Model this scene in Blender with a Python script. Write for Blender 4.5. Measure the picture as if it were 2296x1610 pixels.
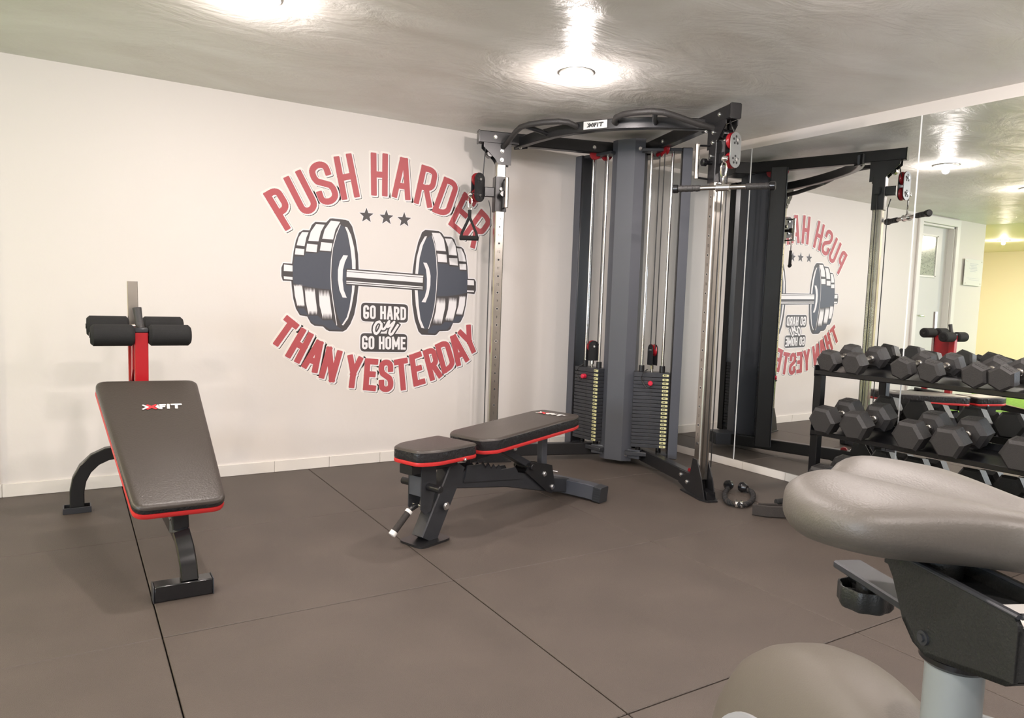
import bpy, bmesh, math, random
from mathutils import Vector, Matrix
from mathutils.geometry import delaunay_2d_cdt
random.seed(7)
PI = math.pi
# ------------------------------------------------------------------ scene, camera, light
sc = bpy.context.scene
for o in list(bpy.data.objects):
    bpy.data.objects.remove(o)
COL = sc.collection
WX, WY, H = 3.806, 4.316, 2.165          # mirror wall, mural wall, ceiling height
FL, FB = -6.0, -3.2                      # far left wall, wall behind the camera
MURAL_END = -1.87                        # where the mural wall stops and the yellow area opens

def set_camera():
    yaw, pitch, roll = (math.radians(a) for a in (31.74, -4.67, 1.94))
    F = Vector((math.cos(pitch)*math.sin(yaw), math.cos(pitch)*math.cos(yaw), math.sin(pitch)))
    r = Vector((math.cos(yaw), -math.sin(yaw), 0)); u = r.cross(F)
    R = math.cos(roll)*r+math.sin(roll)*u
    U = -math.sin(roll)*r+math.cos(roll)*u
    cd = bpy.data.cameras.new('camera'); co = bpy.data.objects.new('camera', cd); COL.objects.link(co)
    m = Matrix((R, U, -F)).transposed().to_4x4(); m.translation = Vector((0, 0, 1.066))
    co.matrix_world = m
    cd.sensor_width = 36; cd.lens = 1610/2296*36; cd.clip_start = .02
    sc.camera = co
set_camera()
wd = bpy.data.worlds.new('world'); sc.world = wd; wd.use_nodes = True
wd.node_tree.nodes['Background'].inputs[0].default_value = (.8, .9, 1, 1)
wd.node_tree.nodes['Background'].inputs[1].default_value = .5
vs = sc.view_settings; vs.view_transform = 'Standard'; vs.look = 'None'; vs.gamma = 1; vs.use_curve_mapping = False
vs.exposure = EXPO = 0.0
LAMP_W, GLOW_W = 11.0, 17.5
LAMP_XY = [(2.09, 2.88), (.62, 2.895), (3.30, .85), (2.09, 1.25), (.62, 1.25), (-.85, 1.25), (2.09, -.4), (.62, -.4), (-.85, -.4)]
LAMP_YELLOW = [(-3.94, 4.98), (-3.4, 2.9), (-3.4, .6)]
def light(name, kind, loc, energy, color, size, rot=(0, 0, 0), size_y=None):
    l = bpy.data.lights.new(name, kind); l.energy = energy; l.color = color
    if kind == 'AREA':
        l.size = size
        if size_y: l.shape = 'RECTANGLE'; l.size_y = size_y
    else: l.shadow_soft_size = size
    o = bpy.data.objects.new(name, l); COL.objects.link(o); o.location = loc; o.rotation_euler = rot
    return o
def lamp_light(x, y, w, g, col):
    a = light('lamp_light', 'AREA', (x, y, H-.012), w, col, .11); a.data.shape = 'DISK'
    light('lamp_glow', 'POINT', (x, y, H-.040), g, col, .024)
for x, y in LAMP_XY: lamp_light(x, y, LAMP_W, GLOW_W, (1, .895, .86))
for x, y in LAMP_YELLOW: lamp_light(x, y, 60, 26, (1, .85, .70))
# daylight through the window behind the camera
light('window_light', 'AREA', (FL+.08, -1.35, 1.25), 210, (.70, .82, 1), 1.3, (0, -PI/2, 0), 3.2)

# ------------------------------------------------------------------ helpers
def new_mat(name, col, rough=.5, metal=0.0, spec=.5, coat=0.0, bump=0.0, bscale=60, noise=0.0, nscale=8, emit=None):
    m = bpy.data.materials.new(name); m.use_nodes = True
    nt = m.node_tree; b = nt.nodes['Principled BSDF']
    b.inputs['Base Color'].default_value = (*col, 1); b.inputs['Roughness'].default_value = rough
    b.inputs['Metallic'].default_value = metal; b.inputs['Specular IOR Level'].default_value = spec
    b.inputs['Coat Weight'].default_value = coat
    if emit: b.inputs['Emission Color'].default_value = (*emit[:3], 1); b.inputs['Emission Strength'].default_value = emit[3]
    if bump or noise:
        tc = nt.nodes.new('ShaderNodeTexCoord')
    if noise:
        n = nt.nodes.new('ShaderNodeTexNoise'); n.inputs['Scale'].default_value = nscale; n.inputs['Detail'].default_value = 6
        nt.links.new(tc.outputs['Object'], n.inputs['Vector'])
        r = nt.nodes.new('ShaderNodeValToRGB'); r.color_ramp.elements[0].position = .3; r.color_ramp.elements[1].position = .7
        r.color_ramp.elements[0].color = (*[c*(1-noise) for c in col], 1); r.color_ramp.elements[1].color = (*[min(1, c*(1+noise)) for c in col], 1)
        nt.links.new(n.outputs['Fac'], r.inputs['Fac']); nt.links.new(r.outputs['Color'], b.inputs['Base Color'])
    if bump:
        n2 = nt.nodes.new('ShaderNodeTexNoise'); n2.inputs['Scale'].default_value = bscale; n2.inputs['Detail'].default_value = 4
        nt.links.new(tc.outputs['Object'], n2.inputs['Vector'])
        bp = nt.nodes.new('ShaderNodeBump'); bp.inputs['Strength'].default_value = bump; bp.inputs['Distance'].default_value = .01
        nt.links.new(n2.outputs['Fac'], bp.inputs['Height']); nt.links.new(bp.outputs['Normal'], b.inputs['Normal'])
    return m
M = dict(
    wall=new_mat('wall_paint', (.745, .70, .655), .55, bump=.08, bscale=25),
    yellow=new_mat('yellow_paint', (.88, .80, .65), .6),
    white=new_mat('white_trim', (.82, .80, .76), .4),
    skirt=new_mat('skirting_tile', (.80, .755, .69), .3),
    mirror=new_mat('mirror_glass', (.88, .90, .89), .0, 1.0),
    mirror_edge=new_mat('mirror_edge', (.92, .94, .93), .25),
    mat=new_mat('rubber_mat', (.085, .068, .056), .50, spec=.45, bump=.35, bscale=420, noise=.12, nscale=3),
    under=new_mat('floor_base', (.012, .011, .01), .9),
    turf=new_mat('green_turf', (.15, .32, .035), .9, bump=.6, bscale=300, noise=.25, nscale=40),
    red_line=new_mat('red_paint', (.55, .03, .03), .6),
    black=new_mat('black_powder_coat', (.014, .014, .015), .32, spec=.5, bump=.05, bscale=300),
    rack=new_mat('rack_black', (.006, .006, .007), .30, spec=.5),
    blackg=new_mat('glossy_black', (.010, .010, .011), .18, spec=.6),
    grey=new_mat('graphite_powder_coat', (.085, .09, .105), .42, metal=.25, bump=.04, bscale=300),
    dgrey=new_mat('charcoal_coat', (.035, .037, .042), .38, metal=.15),
    rubber=new_mat('black_rubber', (.040, .038, .037), .42, spec=.4, bump=.25, bscale=260),
    foam=new_mat('black_foam', (.020, .020, .020), .85, spec=.3, bump=.3, bscale=500),
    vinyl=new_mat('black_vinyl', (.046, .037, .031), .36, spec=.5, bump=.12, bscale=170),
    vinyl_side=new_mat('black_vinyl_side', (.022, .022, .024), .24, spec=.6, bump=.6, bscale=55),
    red=new_mat('red_coat', (.40, .010, .016), .30, spec=.6),
    redpipe=new_mat('red_piping', (.60, .03, .03), .4), redwheel=new_mat('red_pulley', (.28, .008, .014), .3),
    redknob=new_mat('red_knob', (.6, .02, .05), .3),
    chrome=new_mat('chrome', (.82, .81, .79), .12, 1.0),
    steel=new_mat('brushed_steel', (.50, .47, .43), .24, 1.0, noise=.08, nscale=14),
    bolt=new_mat('zinc_bolt', (.80, .80, .80), .22, 1.0),
    cable=new_mat('black_cable', (.02, .02, .02), .4),
    label=new_mat('cream_label', (.62, .60, .30), .5),
    ink=new_mat('dark_ink', (.03, .03, .03), .6),
    logo_w=new_mat('logo_white', (.80, .78, .74), .5),
    logo_r=new_mat('logo_red', (.60, .03, .04), .5),
    plate_al=new_mat('aluminium_plate', (.70, .70, .70), .4, .6),
    dec_w=new_mat('decal_white', (.82, .80, .80), .5),
    dec_h=new_mat('decal_halo', (.84, .80, .74), .5),
    dec_k=new_mat('decal_dark', (.065, .058, .058), .5),
    dec_s=new_mat('decal_slate', (.070, .078, .100), .5),
    dec_r=new_mat('decal_red', (.46, .085, .095), .5),
    saddle=new_mat('saddle_vinyl', (.10, .088, .075), .46, spec=.6, bump=.10, bscale=420),
    bikegrey=new_mat('bike_grey_coat', (.23, .25, .25), .4, spec=.5),
    bikeblk=new_mat('bike_black_plastic', (.018, .019, .019), .40, spec=.4, bump=.15, bscale=400),
    shell=new_mat('bike_shell_plastic', (.12, .105, .085), .5, spec=.4, bump=.08, bscale=400),
    silver=new_mat('silver_trim', (.62, .64, .68), .3, .5),
    door=new_mat('door_paint', (.66, .65, .63), .4),
    acrylic=new_mat('acrylic_sign', (.86, .86, .85), .15),
    print=new_mat('pale_print', (.55, .58, .62), .5),
    pulley_al=new_mat('cast_aluminium', (.30, .31, .30), .45, .5),
    lamp_ring=new_mat('lamp_ring', (.45, .45, .43), .3, .6),
    bulb=new_mat('bulb', (1, 1, 1), .4, emit=(1, .95, .86, 18)),
    pane=new_mat('window_pane', (.8, .85, .9), .1, emit=(.75, .86, 1, 1.2)),
    webbing=new_mat('nylon_webbing', (.012, .012, .013), .75, bump=.4, bscale=500),
    strap=new_mat('dark_fabric', (.03, .025, .022), .8, bump=.3, bscale=300),
)
def ceiling_mat():
    m = bpy.data.materials.new('polished_plaster'); m.use_nodes = True; nt = m.node_tree; b = nt.nodes['Principled BSDF']
    tc = nt.nodes.new('ShaderNodeTexCoord'); mp = nt.nodes.new('ShaderNodeMapping'); mp.inputs['Scale'].default_value = (.8, 1.6, 1)
    mp.inputs['Rotation'].default_value = (0, 0, .5)
    nt.links.new(tc.outputs['Object'], mp.inputs['Vector'])
    n = nt.nodes.new('ShaderNodeTexNoise'); n.inputs['Scale'].default_value = 1.3; n.inputs['Detail'].default_value = 7; n.inputs['Distortion'].default_value = .9
    nt.links.new(mp.outputs[0], n.inputs['Vector'])
    r = nt.nodes.new('ShaderNodeValToRGB'); e = r.color_ramp.elements
    e[0].position = .32; e[0].color = (.70, .67, .62, 1); e[1].position = .68; e[1].color = (.86, .85, .82, 1)
    nt.links.new(n.outputs['Fac'], r.inputs['Fac']); nt.links.new(r.outputs['Color'], b.inputs['Base Color'])
    b.inputs['Roughness'].default_value = .30; b.inputs['Specular IOR Level'].default_value = .55
    n2 = nt.nodes.new('ShaderNodeTexNoise'); n2.inputs['Scale'].default_value = 3.2; n2.inputs['Detail'].default_value = 9; n2.inputs['Roughness'].default_value = .62; n2.inputs['Distortion'].default_value = .6
    nt.links.new(mp.outputs[0], n2.inputs['Vector'])
    bp = nt.nodes.new('ShaderNodeBump'); bp.inputs['Strength'].default_value = .5; bp.inputs['Distance'].default_value = .03
    nt.links.new(n2.outputs['Fac'], bp.inputs['Height']); nt.links.new(bp.outputs['Normal'], b.inputs['Normal'])
    return m
M['ceiling'] = ceiling_mat()
def glass_mat():
    m = bpy.data.materials.new('patterned_glass'); m.use_nodes = True; nt = m.node_tree; b = nt.nodes['Principled BSDF']
    tc = nt.nodes.new('ShaderNodeTexCoord'); mp = nt.nodes.new('ShaderNodeMapping'); mp.inputs['Rotation'].default_value = (PI/2, 0, 0)
    nt.links.new(tc.outputs['Object'], mp.inputs['Vector'])
    n = nt.nodes.new('ShaderNodeTexBrick'); n.inputs['Scale'].default_value = 18; n.inputs['Color1'].default_value = (.42, .46, .38, 1)
    n.inputs['Color2'].default_value = (.22, .25, .22, 1); n.inputs['Mortar'].default_value = (.6, .63, .55, 1); n.inputs['Mortar Size'].default_value = .03
    nt.links.new(mp.outputs[0], n.inputs['Vector']); nt.links.new(n.outputs['Color'], b.inputs['Base Color'])
    b.inputs['Roughness'].default_value = .15
    return m
M['glass'] = glass_mat()

def Rz(a): return Matrix.Rotation(a, 4, 'Z')
def T(x, y=0, z=0): return Matrix.Translation((x, y, z))
class MB:
    def __init__(s, mat=None): s.v = []; s.f = []; s.M = mat or Matrix.Identity(4)
    def add(s, vs, fs, m=None):
        m = s.M @ m if m is not None else s.M
        k = len(s.v); s.v += [tuple(m @ Vector(p)) for p in vs]; s.f += [tuple(i+k for i in f) for f in fs]
        return s
    def loft(s, rings, m=None, caps=True, closed=False):
        n = len(rings[0]); vs = [p for r in rings for p in r]; fs = []
        R = len(rings)
        for i in range(R-1 if not closed else R):
            for j in range(n):
                a, b = i*n+j, i*n+(j+1) % n; i2 = (i+1) % R; c, d = i2*n+(j+1) % n, i2*n+j
                fs.append((a, b, c, d))
        if caps and not closed:
            fs.append(tuple(range(n))[::-1]); fs.append(tuple((R-1)*n+j for j in range(n)))
        return s.add(vs, fs, m)
    def box(s, c, d, m=None, r=.0):
        """box centred c, full sizes d, chamfer r"""
        hx, hy, hz = d[0]/2, d[1]/2, d[2]/2
        if r <= 0:
            vs = [(c[0]+a*hx, c[1]+b*hy, c[2]+e*hz) for a in (-1, 1) for b in (-1, 1) for e in (-1, 1)]
            return s.add(vs, [(0, 1, 3, 2), (4, 6, 7, 5), (0, 4, 5, 1), (2, 3, 7, 6), (0, 2, 6, 4), (1, 5, 7, 3)], m)
        r = min(r, hx*.9, hy*.9, hz*.9)
        def ring(i, z): return [(c[0]+x, c[1]+y, c[2]+z) for x, y in ((-hx+i, -hy+r), (-hx+r, -hy+i), (hx-r, -hy+i), (hx-i, -hy+r), (hx-i, hy-r), (hx-r, hy-i), (-hx+r, hy-i), (-hx+i, hy-r))]
        return s.loft([ring(r, -hz), ring(0, -hz+r), ring(0, hz-r), ring(r, hz)], m)
    def frame(s, path, up=(0, 0, 1)):
        P = [Vector(p) for p in path]; out = []
        for i, p in enumerate(P):
            d = (P[min(i+1, len(P)-1)]-P[max(i-1, 0)]).normalized()
            u = Vector(up)
            if abs(d.dot(u)) > .97: u = Vector((0, 1, 0)) if abs(d.y) < .9 else Vector((1, 0, 0))
            x = d.cross(u).normalized(); y = x.cross(d).normalized()
            k = 1.0
            if 0 < i < len(P)-1:
                a = (P[i]-P[i-1]).normalized(); b = (P[i+1]-P[i]).normalized(); k = 1/max(.5, math.sqrt(max(0, (1+a.dot(b))/2)))
            out.append((p, x, y, d, k))
        return out
    def rtube(s, path, w, h, up=(0, 0, 1), r=.004, m=None, sw=None):
        """rectangular tube: w across, h along up"""
        rings = []
        for i, (p, x, y, d, k) in enumerate(s.frame(path, up)):
            f = sw[i] if sw else 1.0
            a, b = w/2*f, h/2*f; q = min(r, a*.8, b*.8)
            pts = [(-a, -b+q), (-a+q, -b), (a-q, -b), (a, -b+q), (a, b-q), (a-q, b), (-a+q, b), (-a, b-q)]
            rings.append([p+x*u+y*v*k for u, v in pts])
        return s.loft(rings, m)
    def tube(s, path, r, n=12, m=None, rr=None, up=(0, 0, 1), closed=False):
        rings = []
        for i, (p, x, y, d, k) in enumerate(s.frame(path, up)):
            q = rr[i] if rr else r
            rings.append([p+x*math.cos(t*2*PI/n)*q+y*math.sin(t*2*PI/n)*q for t in range(n)])
        return s.loft(rings, m, closed=closed)
    def cyl(s, a, b, r, n=16, m=None, ch=0.0, r2=None):
        a, b = Vector(a), Vector(b); d = (b-a).normalized(); L = (b-a).length; r2 = r if r2 is None else r2
        if ch: pts = [(a, r-ch), (a+d*ch, r), (b-d*ch, r2), (b, r2-ch)]
        else: pts = [(a, r), (b, r2)]
        u = Vector((0, 0, 1)) if abs(d.z) < .9 else Vector((1, 0, 0))
        x = d.cross(u).normalized(); y = x.cross(d).normalized()
        return s.loft([[p+x*math.cos(t*2*PI/n)*q+y*math.sin(t*2*PI/n)*q for t in range(n)] for p, q in pts], m)
    def sphere(s, c, r, n=12, m=None, sc_=(1, 1, 1)):
        rings = []
        for i in range(1, n//2+1):
            ph = PI*(i-.5)/(n//2)
            rings.append([(c[0]+r*sc_[0]*math.sin(ph)*math.cos(t*2*PI/n), c[1]+r*sc_[1]*math.sin(ph)*math.sin(t*2*PI/n), c[2]-r*sc_[2]*math.cos(ph)) for t in range(n)])
        return s.loft(rings, m)
    def prism(s, poly, z0, z1, m=None):
        """polygon in xy pushed from z0 to z1 (ngon caps)"""
        return s.loft([[(x, y, z0) for x, y in poly], [(x, y, z1) for x, y in poly]], m)
    def build(s, name, mat, parent=None, smooth=True, ang=38):
        me = bpy.data.meshes.new(name); me.from_pydata(s.v, [], s.f); me.validate()
        bm = bmesh.new(); bm.from_mesh(me); bmesh.ops.recalc_face_normals(bm, faces=bm.faces); bm.to_mesh(me); bm.free()
        if smooth:
            me.polygons.foreach_set('use_smooth', [True]*len(me.polygons)); me.set_sharp_from_angle(angle=math.radians(ang))
        me.materials.append(M[mat] if isinstance(mat, str) else mat)
        o = bpy.data.objects.new(name, me); COL.objects.link(o)
        if parent: o.parent = parent
        return o
def thing(name, label, cat, loc=(0, 0, 0), rz=0, group=None):
    o = bpy.data.objects.new(name, None); COL.objects.link(o); o.location = loc; o.rotation_euler = (0, 0, rz)
    o.empty_display_size = .1
    return tag(o, label, cat, group)
def tag(o, label, cat, group=None):
    o['label'] = label; o['category'] = cat
    if group: o['group'] = group
    return o
def struct(o): o['kind'] = 'structure'; return o
def dup(root, loc, rz, label, group=None):
    r = root.copy(); COL.objects.link(r); r.location = loc; r.rotation_euler = (0, 0, rz); r['label'] = label
    if group: r['group'] = group
    for ch in list(root.children):
        c = ch.copy(); COL.objects.link(c); c.parent = r
        for g in list(ch.children):
            d = g.copy(); COL.objects.link(d); d.parent = c
    return r
def arc(cx, cy, rx, ry, a0, a1, n=8):
    return [(cx+rx*math.cos(math.radians(a0+(a1-a0)*i/n)), cy+ry*math.sin(math.radians(a0+(a1-a0)*i/n))) for i in range(n+1)]
# letter strokes in a unit box
GL = {
 'P': [[(0, 0), (0, 1)], [(0, 1), (.45, 1)]+arc(.45, .86, .55, .14, 90, 0, 4)+arc(.45, .6, .55, .17, 0, -90, 4)+[(0, .43)]],
 'R': [[(0, 0), (0, 1)], [(0, 1), (.45, 1)]+arc(.45, .86, .55, .14, 90, 0, 4)+arc(.45, .62, .55, .17, 0, -90, 4)+[(0, .45)], [(.5, .45), (1, 0)]],
 'U': [[(0, 1), (0, .2)]+arc(.5, .18, .5, .18, 180, 360, 8)+[(1, 1)]],
 'S': [[(1, .74), (1, .84)]+arc(.5, .84, .5, .16, 0, 180, 8)+[(0, .72), (.12, .60), (.5, .5), (.88, .40), (1, .28)]+arc(.5, .16, .5, .16, 0, -180, 8)+[(0, .26)]],
 'H': [[(0, 0), (0, 1)], [(1, 0), (1, 1)], [(0, .5), (1, .5)]],
 'A': [[(0, 0), (.38, 1)], [(1, 0), (.62, 1)], [(.38, 1), (.62, 1)], [(.2, .28), (.8, .28)]],
 'D': [[(0, 0), (0, 1)], [(0, 1), (.4, 1)]+arc(.4, .82, .6, .18, 90, 0, 5)+arc(.4, .18, .6, .18, 0, -90, 5)+[(0, 0)]],
 'E': [[(0, 0), (0, 1)], [(0, 1), (1, 1)], [(0, .52), (.8, .52)], [(0, 0), (1, 0)]],
 'T': [[(0, 1), (1, 1)], [(.5, 1), (.5, 0)]], 'N': [[(0, 0), (0, 1)], [(0, 1), (1, 0)], [(1, 0), (1, 1)]],
 'Y': [[(0, 1), (.5, .45)], [(1, 1), (.5, .45)], [(.5, .45), (.5, 0)]],
 'G': [[(1, .80), (1, .84)]+arc(.5, .84, .5, .16, 0, 180, 8)+[(0, .18)]+arc(.5, .16, .5, .16, 180, 360, 8)+[(1, .42), (.62, .42)]],
 'O': [[(0, .84), (0, .16)]+arc(.5, .16, .5, .16, 180, 360, 8)+arc(.5, .84, .5, .16, 0, 180, 8)],
 'M': [[(0, 0), (0, 1)], [(0, 1), (.5, .25)], [(.5, .25), (1, 1)], [(1, 1), (1, 0)]],
 'F': [[(0, 0), (0, 1)], [(0, 1), (1, 1)], [(0, .5), (.8, .5)]], 'I': [[(.5, 0), (.5, 1)]],
 'X': [[(0, 0), (1, 1)], [(0, 1), (1, 0)]], '>': [[(0, 1), (1, .5)], [(1, .5), (0, 0)]],
 '0': [[(0, .8), (0, .2), (.5, 0), (1, .2), (1, .8), (.5, 1), (0, .8)]], '1': [[(.2, .8), (.5, 1)], [(.5, 1), (.5, 0)]],
 '2': [[(0, .8), (.5, 1), (1, .8), (.9, .55), (0, 0), (1, 0)]], '3': [[(0, .95), (.6, 1), (1, .8), (.6, .52), (1, .25), (.6, 0), (0, .05)]],
 '4': [[(.8, 0), (.8, 1), (0, .3), (1, .3)]], '5': [[(1, 1), (0, 1), (0, .55), (.6, .6), (1, .3), (.6, 0), (0, .05)]],
 '6': [[(.9, 1), (.2, .7), (0, .3), (.5, 0), (1, .25), (.6, .52), (.05, .4)]], '7': [[(0, 1), (1, 1), (.35, 0)]],
 '8': [[(.5, .52), (0, .75), (.5, 1), (1, .75), (.5, .52), (0, .25), (.5, 0), (1, .25), (.5, .52)]],
 '9': [[(.1, 0), (.8, .3), (1, .7), (.5, 1), (0, .75), (.4, .48), (.95, .6)]],
}
def stroke_flat(mb, pts, w, to3, lift, cap=1.0, ext=0.0):
    """flat band of width w (metres) along 2-d pts; to3 maps (x, y, lift) to a point"""
    n = len(pts); V2 = [Vector(p) for p in pts]
    for i in range(n-1):
        a, b = V2[i], V2[i+1]
        if (b-a).length < 1e-6: continue
        d = (b-a).normalized(); q = Vector((-d.y, d.x))*w/2
        ea = d*(w/2*cap+ext) if i == 0 else Vector((0, 0)); eb = d*(w/2*cap+ext) if i == n-2 else Vector((0, 0))
        a2, b2 = a-ea, b+eb; L = lift+(i % 2)*.00002
        c = w*.10
        ps = [a2-q+d*c, a2-q*.8, a2+q*.8, a2+q+d*c, b2+q-d*c, b2+q*.8, b2-q*.8, b2-q-d*c] if (b2-a2).length > 3*c else [a2-q, a2+q, b2+q, b2-q]
        mb.add([to3(p.x, p.y, L) for p in ps], [tuple(range(len(ps)))])
        if i:
            mb.add([to3(a.x+w/2*math.cos(t*PI/5), a.y+w/2*math.sin(t*PI/5), L+.00001) for t in range(10)], [tuple(range(10))])
def glyph(mb, ch, quad, w, to3, lift, grow=0.0, off=(0, 0)):
    """letter into quad TL TR BR BL (metres), stroke w"""
    TL, TR, BR, BL = [Vector(p) for p in quad]
    def mp(u, v): return (BL*(1-u)+BR*u)*(1-v)+(TL*(1-u)+TR*u)*v
    W = (mp(1, .5)-mp(0, .5)).length; Hh = (mp(.5, 1)-mp(.5, 0)).length
    iu, iv = w/2/W, w/2/Hh
    for st in GL[ch]:
        pts = [mp(iu+u*(1-2*iu), iv+v*(1-2*iv))+Vector(off) for u, v in st]
        stroke_flat(mb, pts, w+grow, to3, lift)
class Flat:
    """flat shapes merged into one clean outline-free sheet (no overlapping faces)"""
    def __init__(s): s.p = []
    def add(s, pts, *_):
        s.p.append([Vector((p[0], p[1])) for p in pts])
    def build(s, name, mat, parent, to3, lift):
        vs, fs = [], []
        for q in s.p:
            A = sum(q[i].x*q[(i+1) % len(q)].y-q[(i+1) % len(q)].x*q[i].y for i in range(len(q)))
            if A < 0: q = q[::-1]
            k = len(vs); vs += q; fs.append(list(range(k, k+len(q))))
        V, E, F, ov, oe, of = delaunay_2d_cdt(vs, [], fs, 1, 1e-6, True)
        keep = [f for f, o in zip(F, of) if len(o)]
        mb = MB(); mb.add([to3(v.x, v.y, lift) for v in V], [tuple(f) for f in keep])
        return mb.build(name, mat, parent, smooth=False)
def ident(x, y, L): return (x, y)
def hexagon(r, rot=0): return [(r*math.cos(rot+i*PI/3), r*math.sin(rot+i*PI/3)) for i in range(6)]
def logo_xfit(parent, m, w, mats=('logo_w', 'logo_r'), name='logo'):
    """the printed word on a flat local plane (x right, y up), lower left at origin, width w"""
    def to3(x, y, L): return m @ Vector((x, y, L))
    h = w*.24
    a = Flat(); b = Flat()
    sl = h*.12
    def q(x0, x1): return [(x0*w+sl, h), (x1*w+sl, h), (x1*w, 0), (x0*w, 0)]
    glyph(a, '>', q(0, .16), h*.22, ident, 0); glyph(b, 'X', q(.10, .36), h*.30, ident, 0)
    a2 = [(.33*w, h*.5), (.42*w, h), (.42*w, h*.0)]; a.add(a2)
    for ch, x0, x1 in (('F', .42, .58), ('I', .60, .68), ('T', .70, .98)): glyph(a, ch, q(x0, x1), h*.30, ident, 0)
    o1 = a.build(name, mats[0], parent, to3, .0006); o2 = b.build(name, mats[1], parent, to3, .0004)
    o1['label'] = 'white part of the printed logo'; o2['label'] = 'red letter of the printed logo'
    return o1, o2
# ------------------------------------------------------------------ the room
def slab(name, x0, x1, y0, y1, z0, z1, mat, parent=None, r=0.0):
    return MB().box(((x0+x1)/2, (y0+y1)/2, (z0+z1)/2), (x1-x0, y1-y0, z1-z0), r=r).build(name, mat, parent, smooth=False)
floor = struct(slab('floor', FL-.1, WX+.1, FB-.1, 6.6, -.12, -.012, 'under'))
floor['label'] = 'dark floor of square black rubber mats laid edge to edge'
MX0, MY0 = .2304, .353
cache = {}
for i in range(-7, 4):
    for j in range(-4, 4):
        x0, x1 = max(MX0+i, FL), min(MX0+i+1, WX); y0, y1 = MY0+j, min(MY0+j+1, WY)
        if j == 3: y1 = WY
        y0 = max(y0, FB); dx, dy = round(x1-x0, 4), round(y1-y0, 4)
        if dx <= .02 or dy <= .02 or (i < -1 and j > 0): continue
        if (dx, dy) not in cache:
            o = MB().box((dx/2, dy/2, -.006), (dx-.004, dy-.004, .012), r=.0022).build('rubber_mat', 'mat', floor, smooth=False); cache[(dx, dy)] = o.data
        else:
            o = bpy.data.objects.new('rubber_mat', cache[(dx, dy)]); COL.objects.link(o); o.parent = floor
        o.location = (x0, y0, -random.random()*.0012)
o = slab('artificial_turf', FL, MX0-1.002, 1.355, 6.5, -.012, .004, 'turf', floor); o['label'] = 'bright green artificial turf'
o = MB().prism([(-4.6, 4.2), (-4.2, 4.2), (-2.6, 6.2), (-3.0, 6.2)], .004, .0055).build('turf_line', 'red_line', floor, smooth=False); o['label'] = 'red line on the turf'

ceil = struct(slab('ceiling', MURAL_END, WX+.1, FB-.1, 6.6, H, H+.1, 'ceiling'))
ceil2 = struct(slab('ceiling', FL-.1, MURAL_END, FB-.1, 6.6, H, H+.1, 'yellow'))
DX0, DX1, DZ = -1.14, -.40, 2.075       # door opening in the mural wall
wb = MB()
for a, b, z0, z1 in ((MURAL_END, DX0, 0, H), (DX0, DX1, DZ, H), (DX1, WX+.1, 0, H)):
    wb.box(((a+b)/2, WY+.07, (z0+z1)/2), (b-a, .14, z1-z0))
wall_back = struct(wb.build('wall_back', 'wall', smooth=False))
wall_right = struct(slab('wall_right', WX, WX+.12, FB, WY+.1, 0, H, 'wall'))
struct(slab('wall_left', FL-.1, FL, FB, 6.6, 0, H, 'yellow'))
struct(slab('wall_front', FL, WX, FB-.1, FB, 0, H, 'wall'))
struct(slab('wall_far', FL, MURAL_END+.1, 6.5, 6.6, 0, H, 'yellow'))
struct(slab('wall_side', MURAL_END, MURAL_END+.1, WY+.14, 6.5, 0, H, 'yellow'))
# window behind the camera that lets the cool light in
win = struct(MB().box((FL+.02, -1.35, 1.25), (.04, 3.4, 1.5), r=.005).build('window_1', 'white', smooth=False))
for k in range(3): MB().box((FL+.045, -2.433+1.083*k, 1.25), (.012, 1.02, 1.3)).build('pane', 'pane', win, smooth=False)

# skirting tiles
SK = .331*1.0
def skirting(name, p0, p1, first, h, axis):
    base = struct(slab(name, *( (p0, p1, WY-.006, WY, 0, h-.001) if axis == 'x' else (WX-.006, WX, p0, p1, 0, h-.001)), 'white'))
    a = first
    while a < p1:
        b = min(a+SK, p1); a0 = max(a, p0)
        if b-a0 > .01:
            m = MB()
            if axis == 'x': m.box(((a0+b)/2, WY-.009, h/2), (b-a0-.003, .006, h), r=.001)
            else: m.box((WX-.009, (a0+b)/2, h/2), (.006, b-a0-.003, h), r=.001)
            m.build('skirting_tile', 'skirt', base, smooth=False)
        a += SK
sx = -.278*1.066
skirting('baseboard_back', DX1+.08, WX, sx-SK, .066, 'x')
skirting('baseboard_left', MURAL_END, DX0-.08, MURAL_END, .066, 'x')
skirting('baseboard_right', FB, WY-.012, 3.178-SK*19, .050, 'y')

# door seen in the mirror
d = struct(MB().box(((DX0+DX1)/2, WY+.085, DZ/2), (DX1-DX0, .04, DZ), r=.002).build('door_1', 'door', smooth=False))
cs = MB()
cs.box((DX0-.04, WY-.012, (DZ+.08)/2), (.08, .024, DZ+.08), r=.004).box((DX1+.04, WY-.012, (DZ+.08)/2), (.08, .024, DZ+.08), r=.004)
cs.box(((DX0+DX1)/2, WY-.012, DZ+.04), (DX1-DX0+.02, .024, .078), r=.004)
cs.box((DX0+.012, WY+.032, DZ/2), (.02, .065, DZ)).box((DX1-.012, WY+.032, DZ/2), (.02, .065, DZ)).box(((DX0+DX1)/2, WY+.032, DZ-.012), (DX1-DX0, .065, .02))
cs.build('door_casing', 'white', d, smooth=False)
MB().box((-.670, WY+.063, 1.725), (.39, .008, .44)).build('window_pane', 'glass', d, smooth=False)
fr = MB()
for cx, cz, w, h in ((-.670, 1.955, .43, .02), (-.670, 1.495, .43, .02), (-.470, 1.725, .02, .46), (-.870, 1.725, .02, .46)): fr.box((cx, WY+.058, cz), (w, .016, h))
fr.build('pane_frame', 'white', d, smooth=False)
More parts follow.
